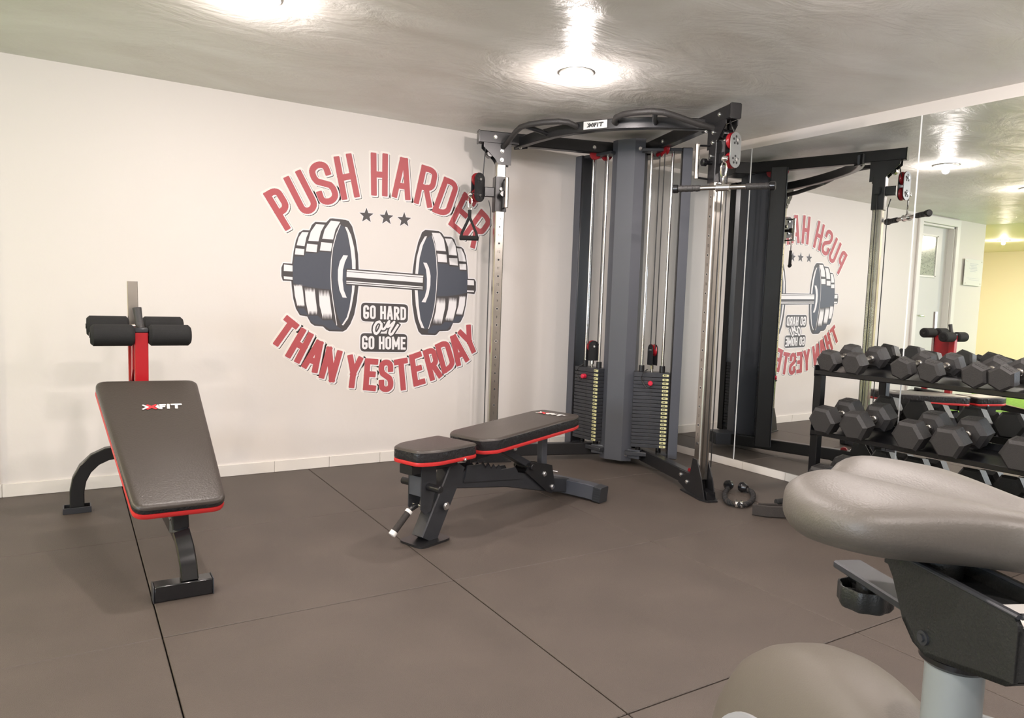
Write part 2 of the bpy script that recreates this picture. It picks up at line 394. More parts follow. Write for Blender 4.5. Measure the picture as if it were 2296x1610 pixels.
MB().tube([(-.495, WY+.06, 1.05), (-.495, WY+.01, 1.05), (-.515, WY, 1.05), (-.60, WY, 1.045)], .009).build('door_handle', 'chrome', d)
MB().box((-.495, WY+.062, .99), (.03, .006, .20), r=.002).build('handle_plate', 'chrome', d)
d['label'] = 'white flush door with a patterned glass pane'

sg = thing('wall_sign', 'white rectangular sign with pale lines of print beside the door', 'sign', (-1.60, WY, 1.58))
MB().box((0, -.022, 0), (.44, .005, .31), r=.001).build('sign_panel', 'acrylic', sg, smooth=False)
for x in (-.18, .18):
    for z in (-.13, .13): MB().cyl((x, 0, z), (x, -.03, z), .008).build('standoff', 'bolt', sg)
pr = MB()
for k in range(6): pr.box((.02*(k % 2), -.0252, .10-.018*k), (.20-.03*(k % 3), .0006, .008))
pr.box((0, -.0252, -.07), (.32, .0006, .004)).box((-.02, -.0252, -.09), (.26, .0006, .004))
pr.build('print_lines', 'print', sg, smooth=False)

# mirrors on the right wall
my = [(3.2605, WY-.003), (2.172, 3.2565), (1.08, 2.168), (-.01, 1.076)]
lab = ['tall frameless wall mirror in the room corner behind the cable machine', 'tall frameless wall mirror between the cable machine and the dumbbell rack',
       'tall frameless wall mirror behind the middle of the dumbbell rack', 'tall frameless wall mirror at the near end of the wall']
for (a, b), l in zip(my, lab):
    t = thing('wall_mirror', l, 'mirror', (WX, (a+b)/2, .052), group='wall mirrors')
    MB().box((-.0035, 0, 1.0245), (.004, b-a, 2.049)).build('mirror_glass', 'mirror', t, smooth=False)
    for s in (-1, 1): e = MB().box((-.0035, s*((b-a)/2+.0008), 1.0245), (.0065, .0040, 2.049)); e.build('mirror_edge', 'mirror_edge', t, smooth=False)

# the mirror wall is not quite square to the mural wall
TW = Matrix.Translation((WX, 2.9, 0)) @ Rz(math.radians(.85)) @ Matrix.Translation((-WX, -2.9, 0))
for o in list(COL.objects):
    if o.parent is None and (o.name.startswith(('wall_mirror', 'wall_right', 'baseboard_right'))): o.matrix_world = TW @ o.matrix_basis
# recessed lamps
for i, (x, y) in enumerate(LAMP_XY+LAMP_YELLOW):
    names = {2: 'round recessed ceiling lamp over the saddle end of the dumbbell rack, just outside the picture', 0: 'round recessed ceiling lamp above the adjustable bench', 1: 'round recessed ceiling lamp at the top left of the picture, above the sit-up bench'}
    L = names.get(i, 'round recessed ceiling lamp further back in the room' if i < len(LAMP_XY) else 'round recessed ceiling lamp in the yellow area')
    t = thing('ceiling_lamp', L, 'lamp', (x, y, H), group=None if i in names else ('lamps further back' if i < len(LAMP_XY) else 'lamps in the yellow area'))
    ring = MB(); n = 28
    rg = [[(r*math.cos(k*2*PI/n), r*math.sin(k*2*PI/n), z) for k in range(n)] for r, z in ((.084, 0), (.083, -.006), (.070, -.010), (.064, -.004), (.060, 0))]
    ring.loft(rg, caps=False).build('trim_ring', 'lamp_ring', t)
    MB().cyl((0, 0, 0), (0, 0, -.004), .060, 24).build('bulb', 'bulb', t)

# ------------------------------------------------------------------ mural
MUR = {"letters":[["P",[0.9541,1.6266],[1.0356,1.6854],[1.1684,1.481],[1.084,1.423]],["U",[1.0673,1.7259],[1.1654,1.791],[1.287,1.5745],[1.1857,1.5106]],["S",[1.2011,1.8165],[1.3174,1.871],[1.4113,1.631],[1.2919,1.5789]],["H",[1.3626,1.8857],[1.4721,1.9248],[1.5321,1.6673],[1.4164,1.6355]],["H",[1.5943,1.9441],[1.7094,1.9514],[1.7105,1.6877],[1.6035,1.6838]],["A",[1.7572,1.9425],[1.8759,1.9394],[1.865,1.6775],[1.7382,1.6885]],["R",[1.94,1.9142],[2.0582,1.8993],[2.0141,1.6423],[1.886,1.667]],["D",[2.1014,1.8566],[2.2183,1.8323],[2.1383,1.5924],[2.0158,1.6233]],["E",[2.251,1.7794],[2.3441,1.7122],[2.2354,1.4857],[2.1382,1.5512]],["R",[2.3837,1.6773],[2.4785,1.6077],[2.3329,1.3985],[2.2331,1.479]],["T",[1.0946,0.9369],[1.1713,0.8769],[1.0654,0.7234],[0.9924,0.7864]],["H",[1.1832,0.8641],[1.2566,0.8196],[1.1716,0.6396],[1.083,0.6936]],["A",[1.2568,0.7995],[1.3356,0.765],[1.2796,0.5777],[1.1796,0.6274]],["N",[1.3389,0.7518],[1.4384,0.7153],[1.3835,0.5204],[1.287,0.5592]],["Y",[1.4704,0.6995],[1.5697,0.6775],[1.5438,0.4785],[1.447,0.4924]],["E",[1.5806,0.6721],[1.6723,0.6656],[1.6562,0.4584],[1.5711,0.4701]],["S",[1.6724,0.6602],[1.7703,0.6642],[1.7772,0.4517],[1.6765,0.4491]],["T",[1.7739,0.6588],[1.8692,0.6736],[1.8941,0.4658],[1.7979,0.4509]],["E",[1.8794,0.6865],[1.9647,0.7163],[2.0039,0.4974],[1.9173,0.4782]],["R",[1.9743,0.714],[2.0624,0.7487],[2.1271,0.5394],[2.0361,0.5108]],["D",[2.0635,0.7542],[2.1567,0.7985],[2.2275,0.6069],[2.1267,0.5529]],["A",[2.1567,0.8007],[2.2306,0.8357],[2.3321,0.6483],[2.229,0.6012]],["Y",[2.2278,0.8435],[2.32,0.8984],[2.4073,0.73],[2.3147,0.6679]]],"stars":[[[1.5756,1.5582],[1.5746,1.6139]],[[1.7065,1.5575],[1.7054,1.6141]],[[1.8268,1.5535],[1.8255,1.6109]]],"sil":[[[1.1874,1.4392],[1.2241,1.4398],[1.2376,1.4729],[1.2583,1.4929],[1.3239,1.4948],[1.3472,1.5199],[1.3615,1.5225],[1.4433,1.5203],[1.4629,1.515],[1.4854,1.484],[1.5089,1.4056],[1.5253,1.3166],[1.5308,1.2264],[1.5311,1.1211],[1.5226,1.0297],[1.5066,0.9428],[1.4827,0.8847],[1.4585,0.8509],[1.4365,0.8387],[1.3515,0.8406],[1.3322,0.8499],[1.3128,0.8686],[1.2607,0.8728],[1.2371,0.8889],[1.2157,0.9282],[1.1717,0.9344],[1.1484,0.9731],[1.1319,1.0324],[1.1222,1.1052],[1.1197,1.137],[1.1233,1.2373],[1.1317,1.3104],[1.1447,1.3747],[1.1625,1.4213]],[[1.9764,1.5028],[2.0709,1.5017],[2.0938,1.4909],[2.1114,1.4695],[2.1627,1.4708],[2.1861,1.4572],[2.2048,1.4125],[2.2398,1.4097],[2.2578,1.398],[2.2768,1.3553],[2.2909,1.2835],[2.2983,1.2006],[2.2966,1.1066],[2.2875,1.0225],[2.2721,0.9488],[2.2498,0.9066],[2.2352,0.9011],[2.1943,0.9006],[2.1752,0.8588],[2.1582,0.8483],[2.0951,0.8453],[2.073,0.822],[2.0617,0.8193],[1.9664,0.8216],[1.9437,0.8418],[1.9144,0.9174],[1.8956,1.0177],[1.8893,1.1176],[1.8931,1.2325],[1.9044,1.3227],[1.9265,1.4185],[1.9521,1.485]],[[1.0717,1.238],[1.1301,1.2377],[1.131,1.1352],[1.0703,1.1358],[1.062,1.1617],[1.0617,1.2113]],[[2.2876,1.2012],[2.3472,1.2017],[2.3599,1.1824],[2.3618,1.1246],[2.3506,1.0989],[2.2908,1.1037]],[[1.4512,1.2263],[1.9747,1.2144],[1.9774,1.1088],[1.4528,1.1256]]],"slate":[[[1.4099,1.4871],[1.3867,1.4247],[1.371,1.349],[1.3649,1.2693],[1.3638,1.1756],[1.3671,1.1053],[1.3779,1.0209],[1.4035,0.9266],[1.4286,0.8793],[1.4575,0.918],[1.4806,1.0141],[1.4911,1.1339],[1.4892,1.2527],[1.4753,1.3466],[1.4543,1.4392],[1.4342,1.4798]],[[1.1374,1.2812],[1.1935,1.2833],[1.2025,1.3058],[1.2674,1.3062],[1.286,1.318],[1.3547,1.3177],[1.3522,1.2219],[1.3534,1.1283],[1.3577,1.0932],[1.2816,1.0975],[1.1976,1.1081],[1.1311,1.1225],[1.1258,1.2102]],[[1.1575,0.9756],[1.1966,0.9765],[1.2226,0.933],[1.2788,0.934],[1.3123,0.9063],[1.3698,0.9095],[1.3945,0.8742],[1.4339,0.8507],[1.3562,0.8501],[1.3127,0.8781],[1.2606,0.8822],[1.2369,0.9006],[1.2179,0.9375],[1.1762,0.9414]],[[1.9833,1.4475],[1.9544,1.3955],[1.9372,1.3196],[1.9299,1.2193],[1.9286,1.1191],[1.9366,1.0187],[1.9556,0.918],[1.9877,0.8573],[2.0127,0.8627],[2.0364,0.9192],[2.0512,0.9961],[2.0625,1.0986],[2.0653,1.2005],[2.0585,1.3016],[2.0429,1.4015],[2.0187,1.4701]],[[2.0684,1.292],[2.1451,1.2911],[2.1582,1.2765],[2.2265,1.276],[2.2343,1.2506],[2.2872,1.2522],[2.2936,1.2004],[2.2937,1.1065],[2.2323,1.0914],[2.1342,1.0779],[2.0688,1.0758],[2.0733,1.1754]],[[2.043,0.8834],[2.1054,0.8841],[2.1334,0.9077],[2.1883,0.9058],[2.2133,0.9478],[2.2603,0.9486],[2.2663,0.9435],[2.2379,0.909],[2.1913,0.9032],[2.1521,0.856],[2.0892,0.853],[2.0614,0.8296],[2.0107,0.832],[2.0129,0.8524]]],"white":[[[1.1806,1.4264],[1.2183,1.4279],[1.2061,1.3974],[1.1952,1.3441],[1.1486,1.3469],[1.1605,1.394]],[[1.1429,1.3293],[1.1945,1.3272],[1.1912,1.2914],[1.1387,1.2927]],[[1.2631,1.4805],[1.3146,1.4802],[1.2916,1.4359],[1.2783,1.3788],[1.2169,1.3776],[1.2311,1.4312]],[[1.2098,1.3602],[1.2729,1.3586],[1.2673,1.3135],[1.2038,1.3141]],[[1.3521,1.5078],[1.4096,1.5058],[1.3815,1.4569],[1.367,1.3963],[1.3006,1.3961],[1.315,1.4516]],[[1.2947,1.3753],[1.3625,1.3736],[1.3546,1.3247],[1.2873,1.3259]],[[1.1335,1.1171],[1.137,1.1035],[1.1403,1.1173],[1.1438,1.1038],[1.1471,1.1176],[1.1506,1.104],[1.1539,1.1179],[1.1575,1.1043],[1.1608,1.1182],[1.1643,1.1046],[1.1676,1.1184],[1.1712,1.1048],[1.1745,1.1187],[1.1781,1.1051],[1.1814,1.119],[1.1887,1.0756],[1.1998,0.9858],[1.1966,0.9975],[1.1936,0.986],[1.1904,0.9977],[1.1874,0.9862],[1.1842,0.9978],[1.1812,0.9864],[1.178,0.998],[1.175,0.9866],[1.1718,0.9982],[1.1688,0.9867],[1.1656,0.9984],[1.1627,0.9869],[1.1595,0.9985],[1.1565,0.9871],[1.1409,1.051]],[[1.1986,1.1036],[1.2031,1.0756],[1.207,1.1029],[1.2116,1.0749],[1.2155,1.1022],[1.22,1.0742],[1.224,1.1016],[1.2285,1.0735],[1.2325,1.1009],[1.2371,1.0728],[1.241,1.1002],[1.2456,1.0721],[1.2496,1.0996],[1.2542,1.0714],[1.2581,1.0989],[1.2659,1.0317],[1.2788,0.9386],[1.2745,0.9643],[1.2708,0.9385],[1.2666,0.9641],[1.2629,0.9383],[1.2587,0.9639],[1.255,0.9382],[1.2508,0.9638],[1.2471,0.9381],[1.2429,0.9636],[1.2392,0.9379],[1.235,0.9634],[1.2313,0.9378],[1.2271,0.9633],[1.2235,0.9376],[1.2054,1.0207]],[[1.2817,1.0928],[1.2866,1.0507],[1.2906,1.0925],[1.2955,1.0503],[1.2995,1.0921],[1.3045,1.0499],[1.3084,1.0918],[1.3134,1.0495],[1.3174,1.0914],[1.3224,1.0491],[1.3263,1.0911],[1.3314,1.0487],[1.3353,1.0908],[1.3404,1.0484],[1.3443,1.0904],[1.3538,1.0249],[1.3707,0.9119],[1.366,0.9498],[1.3623,0.9121],[1.3576,0.95],[1.354,0.9123],[1.3493,0.9502],[1.3456,0.9125],[1.3409,0.9504],[1.3372,0.9127],[1.3326,0.9505],[1.3289,0.913],[1.3242,0.9507],[1.3206,0.9132],[1.3159,0.9509],[1.3123,0.9134],[1.2899,0.995]],[[1.4391,1.4779],[1.4537,1.4767],[1.4789,1.4317],[1.4998,1.3577],[1.51,1.2777],[1.5116,1.1825],[1.5042,1.0866],[1.4884,0.9904],[1.4673,0.9181],[1.4384,0.877],[1.4286,0.8793],[1.4598,0.9276],[1.4761,0.9901],[1.4894,1.0861],[1.4918,1.1816],[1.4863,1.2763],[1.4752,1.356],[1.4567,1.4394]],[[1.432,1.3061],[1.4613,1.3056],[1.4424,1.2643],[1.4309,1.2165],[1.4294,1.155],[1.4376,1.0938],[1.4579,1.0469],[1.4309,1.0485],[1.4108,1.0928],[1.4002,1.1538],[1.3994,1.2149],[1.4107,1.2672]],[[1.0762,1.2302],[1.1257,1.2274],[1.126,1.192],[1.0752,1.1926]],[[1.0754,1.1614],[1.1263,1.1592],[1.1264,1.1428],[1.0769,1.1452]],[[2.021,1.4878],[2.0797,1.4888],[2.1091,1.4516],[2.1267,1.3742],[2.0576,1.3748],[2.0448,1.4319]],[[2.0638,1.355],[2.1319,1.3526],[2.1379,1.3009],[2.0709,1.3023]],[[2.1174,1.4573],[2.1688,1.4585],[2.196,1.417],[2.2096,1.3512],[2.149,1.3516],[2.1418,1.4031]],[[2.1508,1.3323],[2.2131,1.3335],[2.2192,1.2859],[2.1578,1.2877]],[[2.2064,1.3998],[2.2402,1.3995],[2.2649,1.3598],[2.2769,1.315],[2.2253,1.3151],[2.2182,1.3569]],[[2.2287,1.2983],[2.2798,1.2985],[2.2828,1.2597],[2.234,1.2599]],[[2.0718,1.0682],[2.0775,1.0273],[2.0808,1.0681],[2.0865,1.0272],[2.0899,1.0681],[2.0956,1.027],[2.099,1.068],[2.1048,1.0269],[2.1081,1.0679],[2.1139,1.0268],[2.1173,1.0678],[2.123,1.0267],[2.1264,1.0677],[2.1322,1.0265],[2.1356,1.0676],[2.1307,0.998],[2.108,0.8918],[2.1023,0.9306],[2.0988,0.8921],[2.0931,0.9308],[2.0896,0.8924],[2.0839,0.9311],[2.0804,0.8926],[2.0748,0.9313],[2.0712,0.8929],[2.0656,0.9315],[2.0621,0.8932],[2.0565,0.9317],[2.053,0.8934],[2.0474,0.932],[2.0439,0.8937],[2.063,0.9759]],[[2.1602,1.0735],[2.1652,1.0425],[2.1684,1.0734],[2.1735,1.0424],[2.1767,1.0733],[2.1817,1.0422],[2.1849,1.0732],[2.19,1.0421],[2.1932,1.0731],[2.1983,1.042],[2.2015,1.073],[2.2067,1.0418],[2.2099,1.0729],[2.215,1.0417],[2.2182,1.0727],[2.2145,1.0051],[2.1911,0.911],[2.1861,0.9372],[2.1828,0.9115],[2.1778,0.9377],[2.1745,0.912],[2.1695,0.9382],[2.1662,0.9125],[2.1613,0.9386],[2.1579,0.9129],[2.153,0.9391],[2.1496,0.9134],[2.1448,0.9395],[2.1414,0.9139],[2.1365,0.94],[2.1332,0.9144],[2.1539,0.9933]],[[2.2383,1.0848],[2.2419,1.0719],[2.2446,1.085],[2.2482,1.0721],[2.2509,1.0852],[2.2545,1.0723],[2.2572,1.0854],[2.2608,1.0725],[2.2635,1.0856],[2.2671,1.0727],[2.2698,1.0858],[2.2734,1.0729],[2.2761,1.086],[2.2797,1.0731],[2.2825,1.0862],[2.2786,1.0223],[2.2601,0.9539],[2.2563,0.9671],[2.2533,0.9541],[2.2496,0.9673],[2.2466,0.9544],[2.2428,0.9675],[2.2399,0.9546],[2.2361,0.9678],[2.2332,0.9549],[2.2294,0.968],[2.2264,0.9551],[2.2227,0.9683],[2.2197,0.9554],[2.216,0.9685],[2.2131,0.9556],[2.2315,1.0211]],[[1.9884,1.4628],[1.972,1.4591],[1.9405,1.4046],[1.9181,1.3185],[1.9113,1.2184],[1.9096,1.1134],[1.9202,1.0133],[1.939,0.9228],[1.9624,0.8673],[1.9848,0.8624],[1.9555,0.9231],[1.9405,1.0138],[1.9303,1.1141],[1.9304,1.2194],[1.9399,1.3198],[1.9598,1.4009]],[[1.9654,1.2913],[1.9902,1.2902],[2.0077,1.2584],[2.0202,1.2085],[2.0202,1.1478],[2.0095,1.0866],[1.9887,1.0327],[1.9598,1.0345],[1.9821,1.0705],[1.9947,1.1215],[1.9946,1.1872],[1.9858,1.2472]],[[2.2938,1.1926],[2.3427,1.1921],[2.3457,1.1581],[2.2949,1.1588]],[[2.2931,1.1232],[2.3438,1.1229],[2.3472,1.1135],[2.2935,1.1127]]],"barwhite":[[[1.457,1.2184],[1.9685,1.206],[1.9665,1.1967],[1.4557,1.2097]],[[1.4544,1.2061],[1.9657,1.1929],[1.9649,1.1605],[1.4543,1.1747]],[[1.4538,1.1515],[1.9656,1.1359],[1.9651,1.1286],[1.4533,1.1447]],[[1.4531,1.1398],[1.9653,1.1234],[1.966,1.1176],[1.4541,1.1338]]],"lines":[[[1.4099,1.4871],[1.3867,1.4294],[1.3662,1.3487],[1.3577,1.2689],[1.3557,1.1753],[1.3599,1.1051],[1.3732,1.016],[1.3969,0.879]],[[2.0243,1.468],[2.0455,1.4068],[2.059,1.3269],[2.0674,1.226],[2.0646,1.1241],[2.0561,1.0218],[2.0413,0.9448],[2.0155,0.8627]]],"badge":[[[1.5493,1.0207],[1.8666,1.0163],[1.8662,0.8976],[1.5506,0.9041]],[[1.5488,0.8305],[1.8649,0.8245],[1.8644,0.7075],[1.549,0.7143]]],"small":[["G",[1.5634,1.0061],[1.6015,1.0061],[1.6031,0.9185],[1.565,0.9189]],["O",[1.6074,1.0053],[1.6458,1.0053],[1.6475,0.9184],[1.609,0.9188]],["H",[1.6753,1.0028],[1.7139,1.0028],[1.7156,0.9177],[1.677,0.9181]],["A",[1.7199,1.0024],[1.7612,1.0025],[1.7631,0.9169],[1.7217,0.9173]],["R",[1.7671,1.0014],[1.8051,1.0013],[1.807,0.9158],[1.7689,0.9163]],["D",[1.8123,1.001],[1.8513,1.0009],[1.8533,0.9152],[1.8143,0.9157]],["G",[1.5584,0.8142],[1.5961,0.8134],[1.5976,0.7269],[1.5599,0.7281]],["O",[1.6017,0.8129],[1.6405,0.812],[1.6421,0.7266],[1.6033,0.7278]],["H",[1.67,0.8101],[1.7087,0.8092],[1.7104,0.7261],[1.6717,0.7273]],["O",[1.7139,0.8102],[1.7535,0.8093],[1.7553,0.7245],[1.7156,0.7258]],["M",[1.7588,0.8079],[1.8127,0.807],[1.8145,0.7241],[1.7606,0.7255]],["E",[1.8183,0.8075],[1.8539,0.8066],[1.8559,0.7233],[1.8202,0.7245]]],"script":[[1.6849,0.8892],[1.6729,0.9038],[1.6523,0.8961],[1.6386,0.8714],[1.6365,0.8469],[1.6433,0.8297],[1.6537,0.8261],[1.6664,0.8372],[1.679,0.8595],[1.6863,0.8818],[1.6867,0.8645],[1.6947,0.8559],[1.7051,0.8573],[1.7178,0.8747],[1.7279,0.8946],[1.7382,0.9071],[1.7333,0.8897],[1.7284,0.8698],[1.7493,0.8825],[1.7727,0.9026],[1.7625,0.8801],[1.7447,0.8501],[1.7398,0.8302],[1.7493,0.8203],[1.761,0.8278],[1.779,0.8553],[1.7966,0.8817]]}
mural = thing('wall_mural', 'large vinyl wall mural of a dumbbell with the words PUSH HARDER THAN YESTERDAY', 'mural', (0, WY, 0))
def to_wall(x, z, L): return (x, -.0004-L, z)
W1 = .0375
for k, (ch, *q) in enumerate(MUR['letters']):
    r_ = Flat(); glyph(r_, ch, q, W1, ident, 0); lt = r_.build('letter', 'dec_r', mural, to_wall, .0020)
    h_ = Flat(); glyph(h_, ch, q, W1, ident, 0, .024); glyph(h_, ch, q, W1, ident, 0, .022, (.009, -.006)); h_.build('letter_halo', 'dec_h', lt, to_wall, .0002)
    l_ = Flat(); glyph(l_, ch, q, W1, ident, 0, .010, (.0085, -.0065)); l_.build('letter_shadow', 'dec_k', lt, to_wall, .0008)
    w_ = Flat(); glyph(w_, ch, q, W1, ident, 0, .010, (.0045, -.0035)); w_.build('letter_border', 'dec_w', lt, to_wall, .0014)
def poly_mb(mb, pts, lift): mb.add([to_wall(x, z, lift) for x, z in pts], [tuple(range(len(pts)))])
def grow(pts, g):
    n = len(pts); A = sum(pts[i][0]*pts[(i+1) % n][1]-pts[(i+1) % n][0]*pts[i][1] for i in range(n)); s = 1 if A > 0 else -1; out = []
    for i in range(n):
        a, b, c = Vector(pts[i-1]), Vector(pts[i]), Vector(pts[(i+1) % n]); d1 = (b-a).normalized(); d2 = (c-b).normalized()
        nn = Vector((d1.y+d2.y, -d1.x-d2.x))*s; nn = nn.normalized() if nn.length > 1e-6 else Vector((0, 0)); out.append(tuple(b+nn*g))
    return out
for P in MUR['stars']:
    c, t = Vector(P[0]), Vector(P[1]); R = (t-c).length*.86; a0 = math.atan2(t.y-c.y, t.x-c.x)
    pts = [(c.x+math.cos(a0+i*PI/5)*R*(1 if i % 2 == 0 else .42), c.y+math.sin(a0+i*PI/5)*R*(1 if i % 2 == 0 else .42)) for i in range(10)]
    m = Flat(); m.add(pts); st_ = m.build('star', 'dec_k', mural, to_wall, .0008); m = Flat(); m.add(grow(pts, .006)); m.build('star_halo', 'dec_w', st_, to_wall, .0002)
m = Flat()
for s in MUR['sil']: m.add(grow(s, .008))
m.build('emblem_halo', 'dec_w', mural, to_wall, .0002)
m = Flat()
for s in MUR['sil']: m.add(s)
m.build('emblem_outline', 'dec_k', mural, to_wall, .0006)
for s in MUR['slate']: m = Flat(); m.add(s); m.build('emblem_face', 'dec_s', mural, to_wall, .0010)
for s in MUR['white']: m = Flat(); m.add(s); m.build('emblem_highlight', 'dec_w', mural, to_wall, .0014)
m = Flat(); m.add(MUR['sil'][4]); m.build('emblem_bar', 'dec_k', mural, to_wall, .0018)
for s in MUR['barwhite']: m = Flat(); m.add(s); m.build('bar_highlight', 'dec_w', mural, to_wall, .0022)
for s in MUR['lines']: m = Flat(); stroke_flat(m, s, .005, ident, 0); m.build('emblem_line', 'dec_w', mural, to_wall, .0014)
def rounded(q, r):
    out = []
    V = [Vector(p) for p in q]
    for i in range(4):
        a, b, c = V[i-1], V[i], V[(i+1) % 4]; p = b+(a-b).normalized()*r; s = b+(c-b).normalized()*r
        for t in (0, .25, .5, .75, 1): out.append(tuple(p*(1-t)**2+b*2*t*(1-t)+s*t*t))
    return out
mh, mk, mw = Flat(), Flat(), Flat()
for b in MUR['badge']:
    R = rounded(b, .028); mh.add(grow(R, .007)); mk.add(R)
stroke_flat(mh, MUR['script'], .050, ident, 0); stroke_flat(mk, MUR['script'], .034, ident, 0); stroke_flat(mw, MUR['script'], .0155, ident, 0)
mh.build('badge_halo', 'dec_w', mural, to_wall, .0016); mk.build('badge', 'dec_k', mural, to_wall, .0020)
o = mw.build('badge_word', 'dec_w', mural, to_wall, .0026); o['label'] = 'white script word or'
for ch, *q in MUR['small']: m = Flat(); glyph(m, ch, q, .0145, ident, 0); m.build('badge_letter', 'dec_w', mural, to_wall, .0025)
# ------------------------------------------------------------------ corner cable machine
cm = thing('cable_machine', 'tall black and grey corner cable machine with two weight stacks and chrome posts', 'cable machine', (3.314, 3.768, 0), math.radians(-62))
S7 = math.sqrt(.5)
def bolt(p, q, parent, r=.010, name='bolt'):
    """dome headed bolt at p facing q"""
    p = Vector(p); q = Vector(q).normalized()
    return MB().cyl(p, p+q*.003, r*1.15, 14).cyl(p+q*.003, p+q*.010, r, 10, ch=.003).build(name, 'bolt', parent)
arms = {}
for side in (-1, 1):
    a = Vector((side*S7, -S7, 0)); l = Vector((-side*S7, -S7, 0)); arms[side] = (a, l)
    def P(s, t, z, a=a, l=l): return a*s+l*t+Vector((0, 0, z))
    Z = (0, 0, 1)
    MB().rtube([P(.02, 0, 2.093), P(1.13, 0, 2.093)], .060, .076, Z, .005).build('top_beam', 'black', cm)
    MB().rtube([P(1.13, 0, 2.093), P(1.138, 0, 2.093)], .066, .082, Z, .006).build('end_cap', 'blackg', cm)
    MB().rtube([P(.05, 0, .074), P(.99, 0, .074)], .060, .080, Z, .005).build('base_beam', 'black', cm)
    # chrome post with numbered holes
    post = MB().rtube([P(.985, 0, .10), P(.985, 0, 2.05)], .062, .062, tuple(a), .006).build('post', 'steel', cm)
    ho = MB(); nu = MB(); ri = MB()
    for k in range(16):
        z = 1.533-.105*(k-1) if side < 0 else 1.560-.105*(k-1)
        if z < .2: continue
        ho.cyl(P(.985, .0305, z), P(.985, .0320, z), .0062, 12); ri.cyl(P(.985, .0305, z), P(.985, .0316, z), .0098, 14)
        num = str(14-k) if k else '15'
        if 0 < 14-k+1 and k:
            s = str(15-k); zz = z+.052
            if zz > 1.62: continue
            tot = len(s)*.009
            for c, chh in enumerate(s):
                x0 = -tot/2+c*.009
                sg_ = 1 if side < 0 else -1
                def to3(x, y, L, zz=zz, a=a, l=l, sg_=sg_): return P(.985-x*1.0 if sg_ > 0 else .985+x, .0312+L, zz+y)
                glyph(nu, chh, [(x0+.001, .008), (x0+.0075, .008), (x0+.0075, -.008), (x0+.001, -.008)], .0016, to3, .0001)
    ri.build('hole_rim', 'chrome', post); ho.build('hole', 'ink', post); o = nu.build('number', 'ink', post, smooth=False); o['label'] = 'black height numbers on the post'
    # gusset under the beam
    for t in (-.034, .034):
        pts = [(.925, 1.925), (1.008, 1.925), (1.03, 1.96), (1.105, 2.03), (1.105, 2.056), (.925, 2.056)]
        g = MB(); g.loft([[P(s, t-.003, z) for s, z in pts], [P(s, t+.003, z) for s, z in pts]]); g.build('gusset_plate', 'black', cm, smooth=False)
    for s, z in ((.985, 1.955), (.985, 2.01), (1.03, 2.095), (.83, 2.092), (.36, 2.088)): bolt(P(s, .037 if z < 2.03 else .030, z), l, cm, .011)
    MB().cyl(P(1.06, -.030, 1.99), P(1.06, .030, 1.99), .022, 18, ch=.003).build('guide_wheel', 'blackg', cm)
    # foot
    for t in (-.034, .034):
        pts = [(.80, .035), (.80, .11), (.93, .115), (.955, .21), (1.0, .21), (1.055, .12), (1.10, .008), (.9, .008)]
        g = MB(); g.loft([[P(s, t-.003, z) for s, z in pts], [P(s, t+.003, z) for s, z in pts]]); g.build('foot_gusset', 'black', cm, smooth=False)
    MB().loft([[P(s, t, z) for s, t in ((.86, -.055), (1.08, -.055), (1.13, -.03), (1.13, .03), (1.08, .055), (.86, .055))] for z in (0, .008)]).build('foot_plate', 'black', cm, smooth=False)
    MB().rtube([P(1.02, 0, .03), P(1.11, 0, .03)], .05, .045, Z, .004).build('foot_block', 'blackg', cm)
    for s, z in ((.83, .085), (.905, .06)): bolt(P(s, .037, z), l, cm, .011)
    bolt(P(.93, 0, .115), (0, 0, 1), cm, .012)
    MB().cyl(P(.88, -.012, .112), P(.88, .012, .112), .022, 16).build('low_pulley', 'redwheel', cm)
    # carriage
    zc = 1.74 if side < 0 else 1.852
    cg = MB().rtube([P(.985, 0, zc-.11), P(.985, 0, zc+.11)], .078, .078, tuple(a), .004).build('carriage', 'black', cm)
    MB().rtube([P(1.02, 0, zc+.012), P(1.085, 0, zc+.012)], .036, .060, Z, .004).build('carriage_neck', 'black', cg)
    MB().box((0, 0, 0), (.02, .012, .02)).build('pin_block', 'blackg', cg) if False else None
    bk = MB()
    sh = -.018
    bk.tube([P(.985+sh, .045, zc+.09), P(.985+sh, .115, zc+.085)], .0055, 8).tube([P(.985+sh, .045, zc-.09), P(.985+sh, .115, zc-.085)], .0055, 8)
    bk.build('handle_bracket', 'black', cg)
    MB().cyl(P(.985+sh, .117, zc-.095), P(.985+sh, .117, zc+.095), .0125, 16, ch=.003).build('lift_handle', 'steel', cg)
    MB().cyl(P(.985, .035, zc-.005), P(.985, .075, zc-.005), .012, 14).cyl(P(.985, .070, zc-.005), P(.985, .098, zc-.005), .021, 18, ch=.004).build('pull_pin', 'blackg', cg)
    MB().cyl(P(.985, .038, zc+.03), P(.985, .052, zc+.03), .012, 10, ch=.002).build('bolt', 'bolt', cg)
    MB().rtube([P(.985, -.05, zc+.01), P(.985, -.085, zc+.01)], .035, .045, Z, .003).build('rear_block', 'black', cg)
    # swivelling double pulley
    ctr = P(1.128, 0, zc+.038 if side > 0 else zc+.036); ang = math.radians(26 if side < 0 else -72)
    base = math.atan2(a.y, a.x)
    F_ = Matrix.Translation(ctr) @ Matrix.Rotation(base+ang, 4, 'Z')          # local x outwards, y across
    st_ = [(.040*math.cos(t), .052+.040*math.sin(t)) for t in [i*PI/8 for i in range(9)]]+[(-.040*math.cos(t), -.052-.040*math.sin(t)) for t in [i*PI/8 for i in range(9)]]
    PB = None
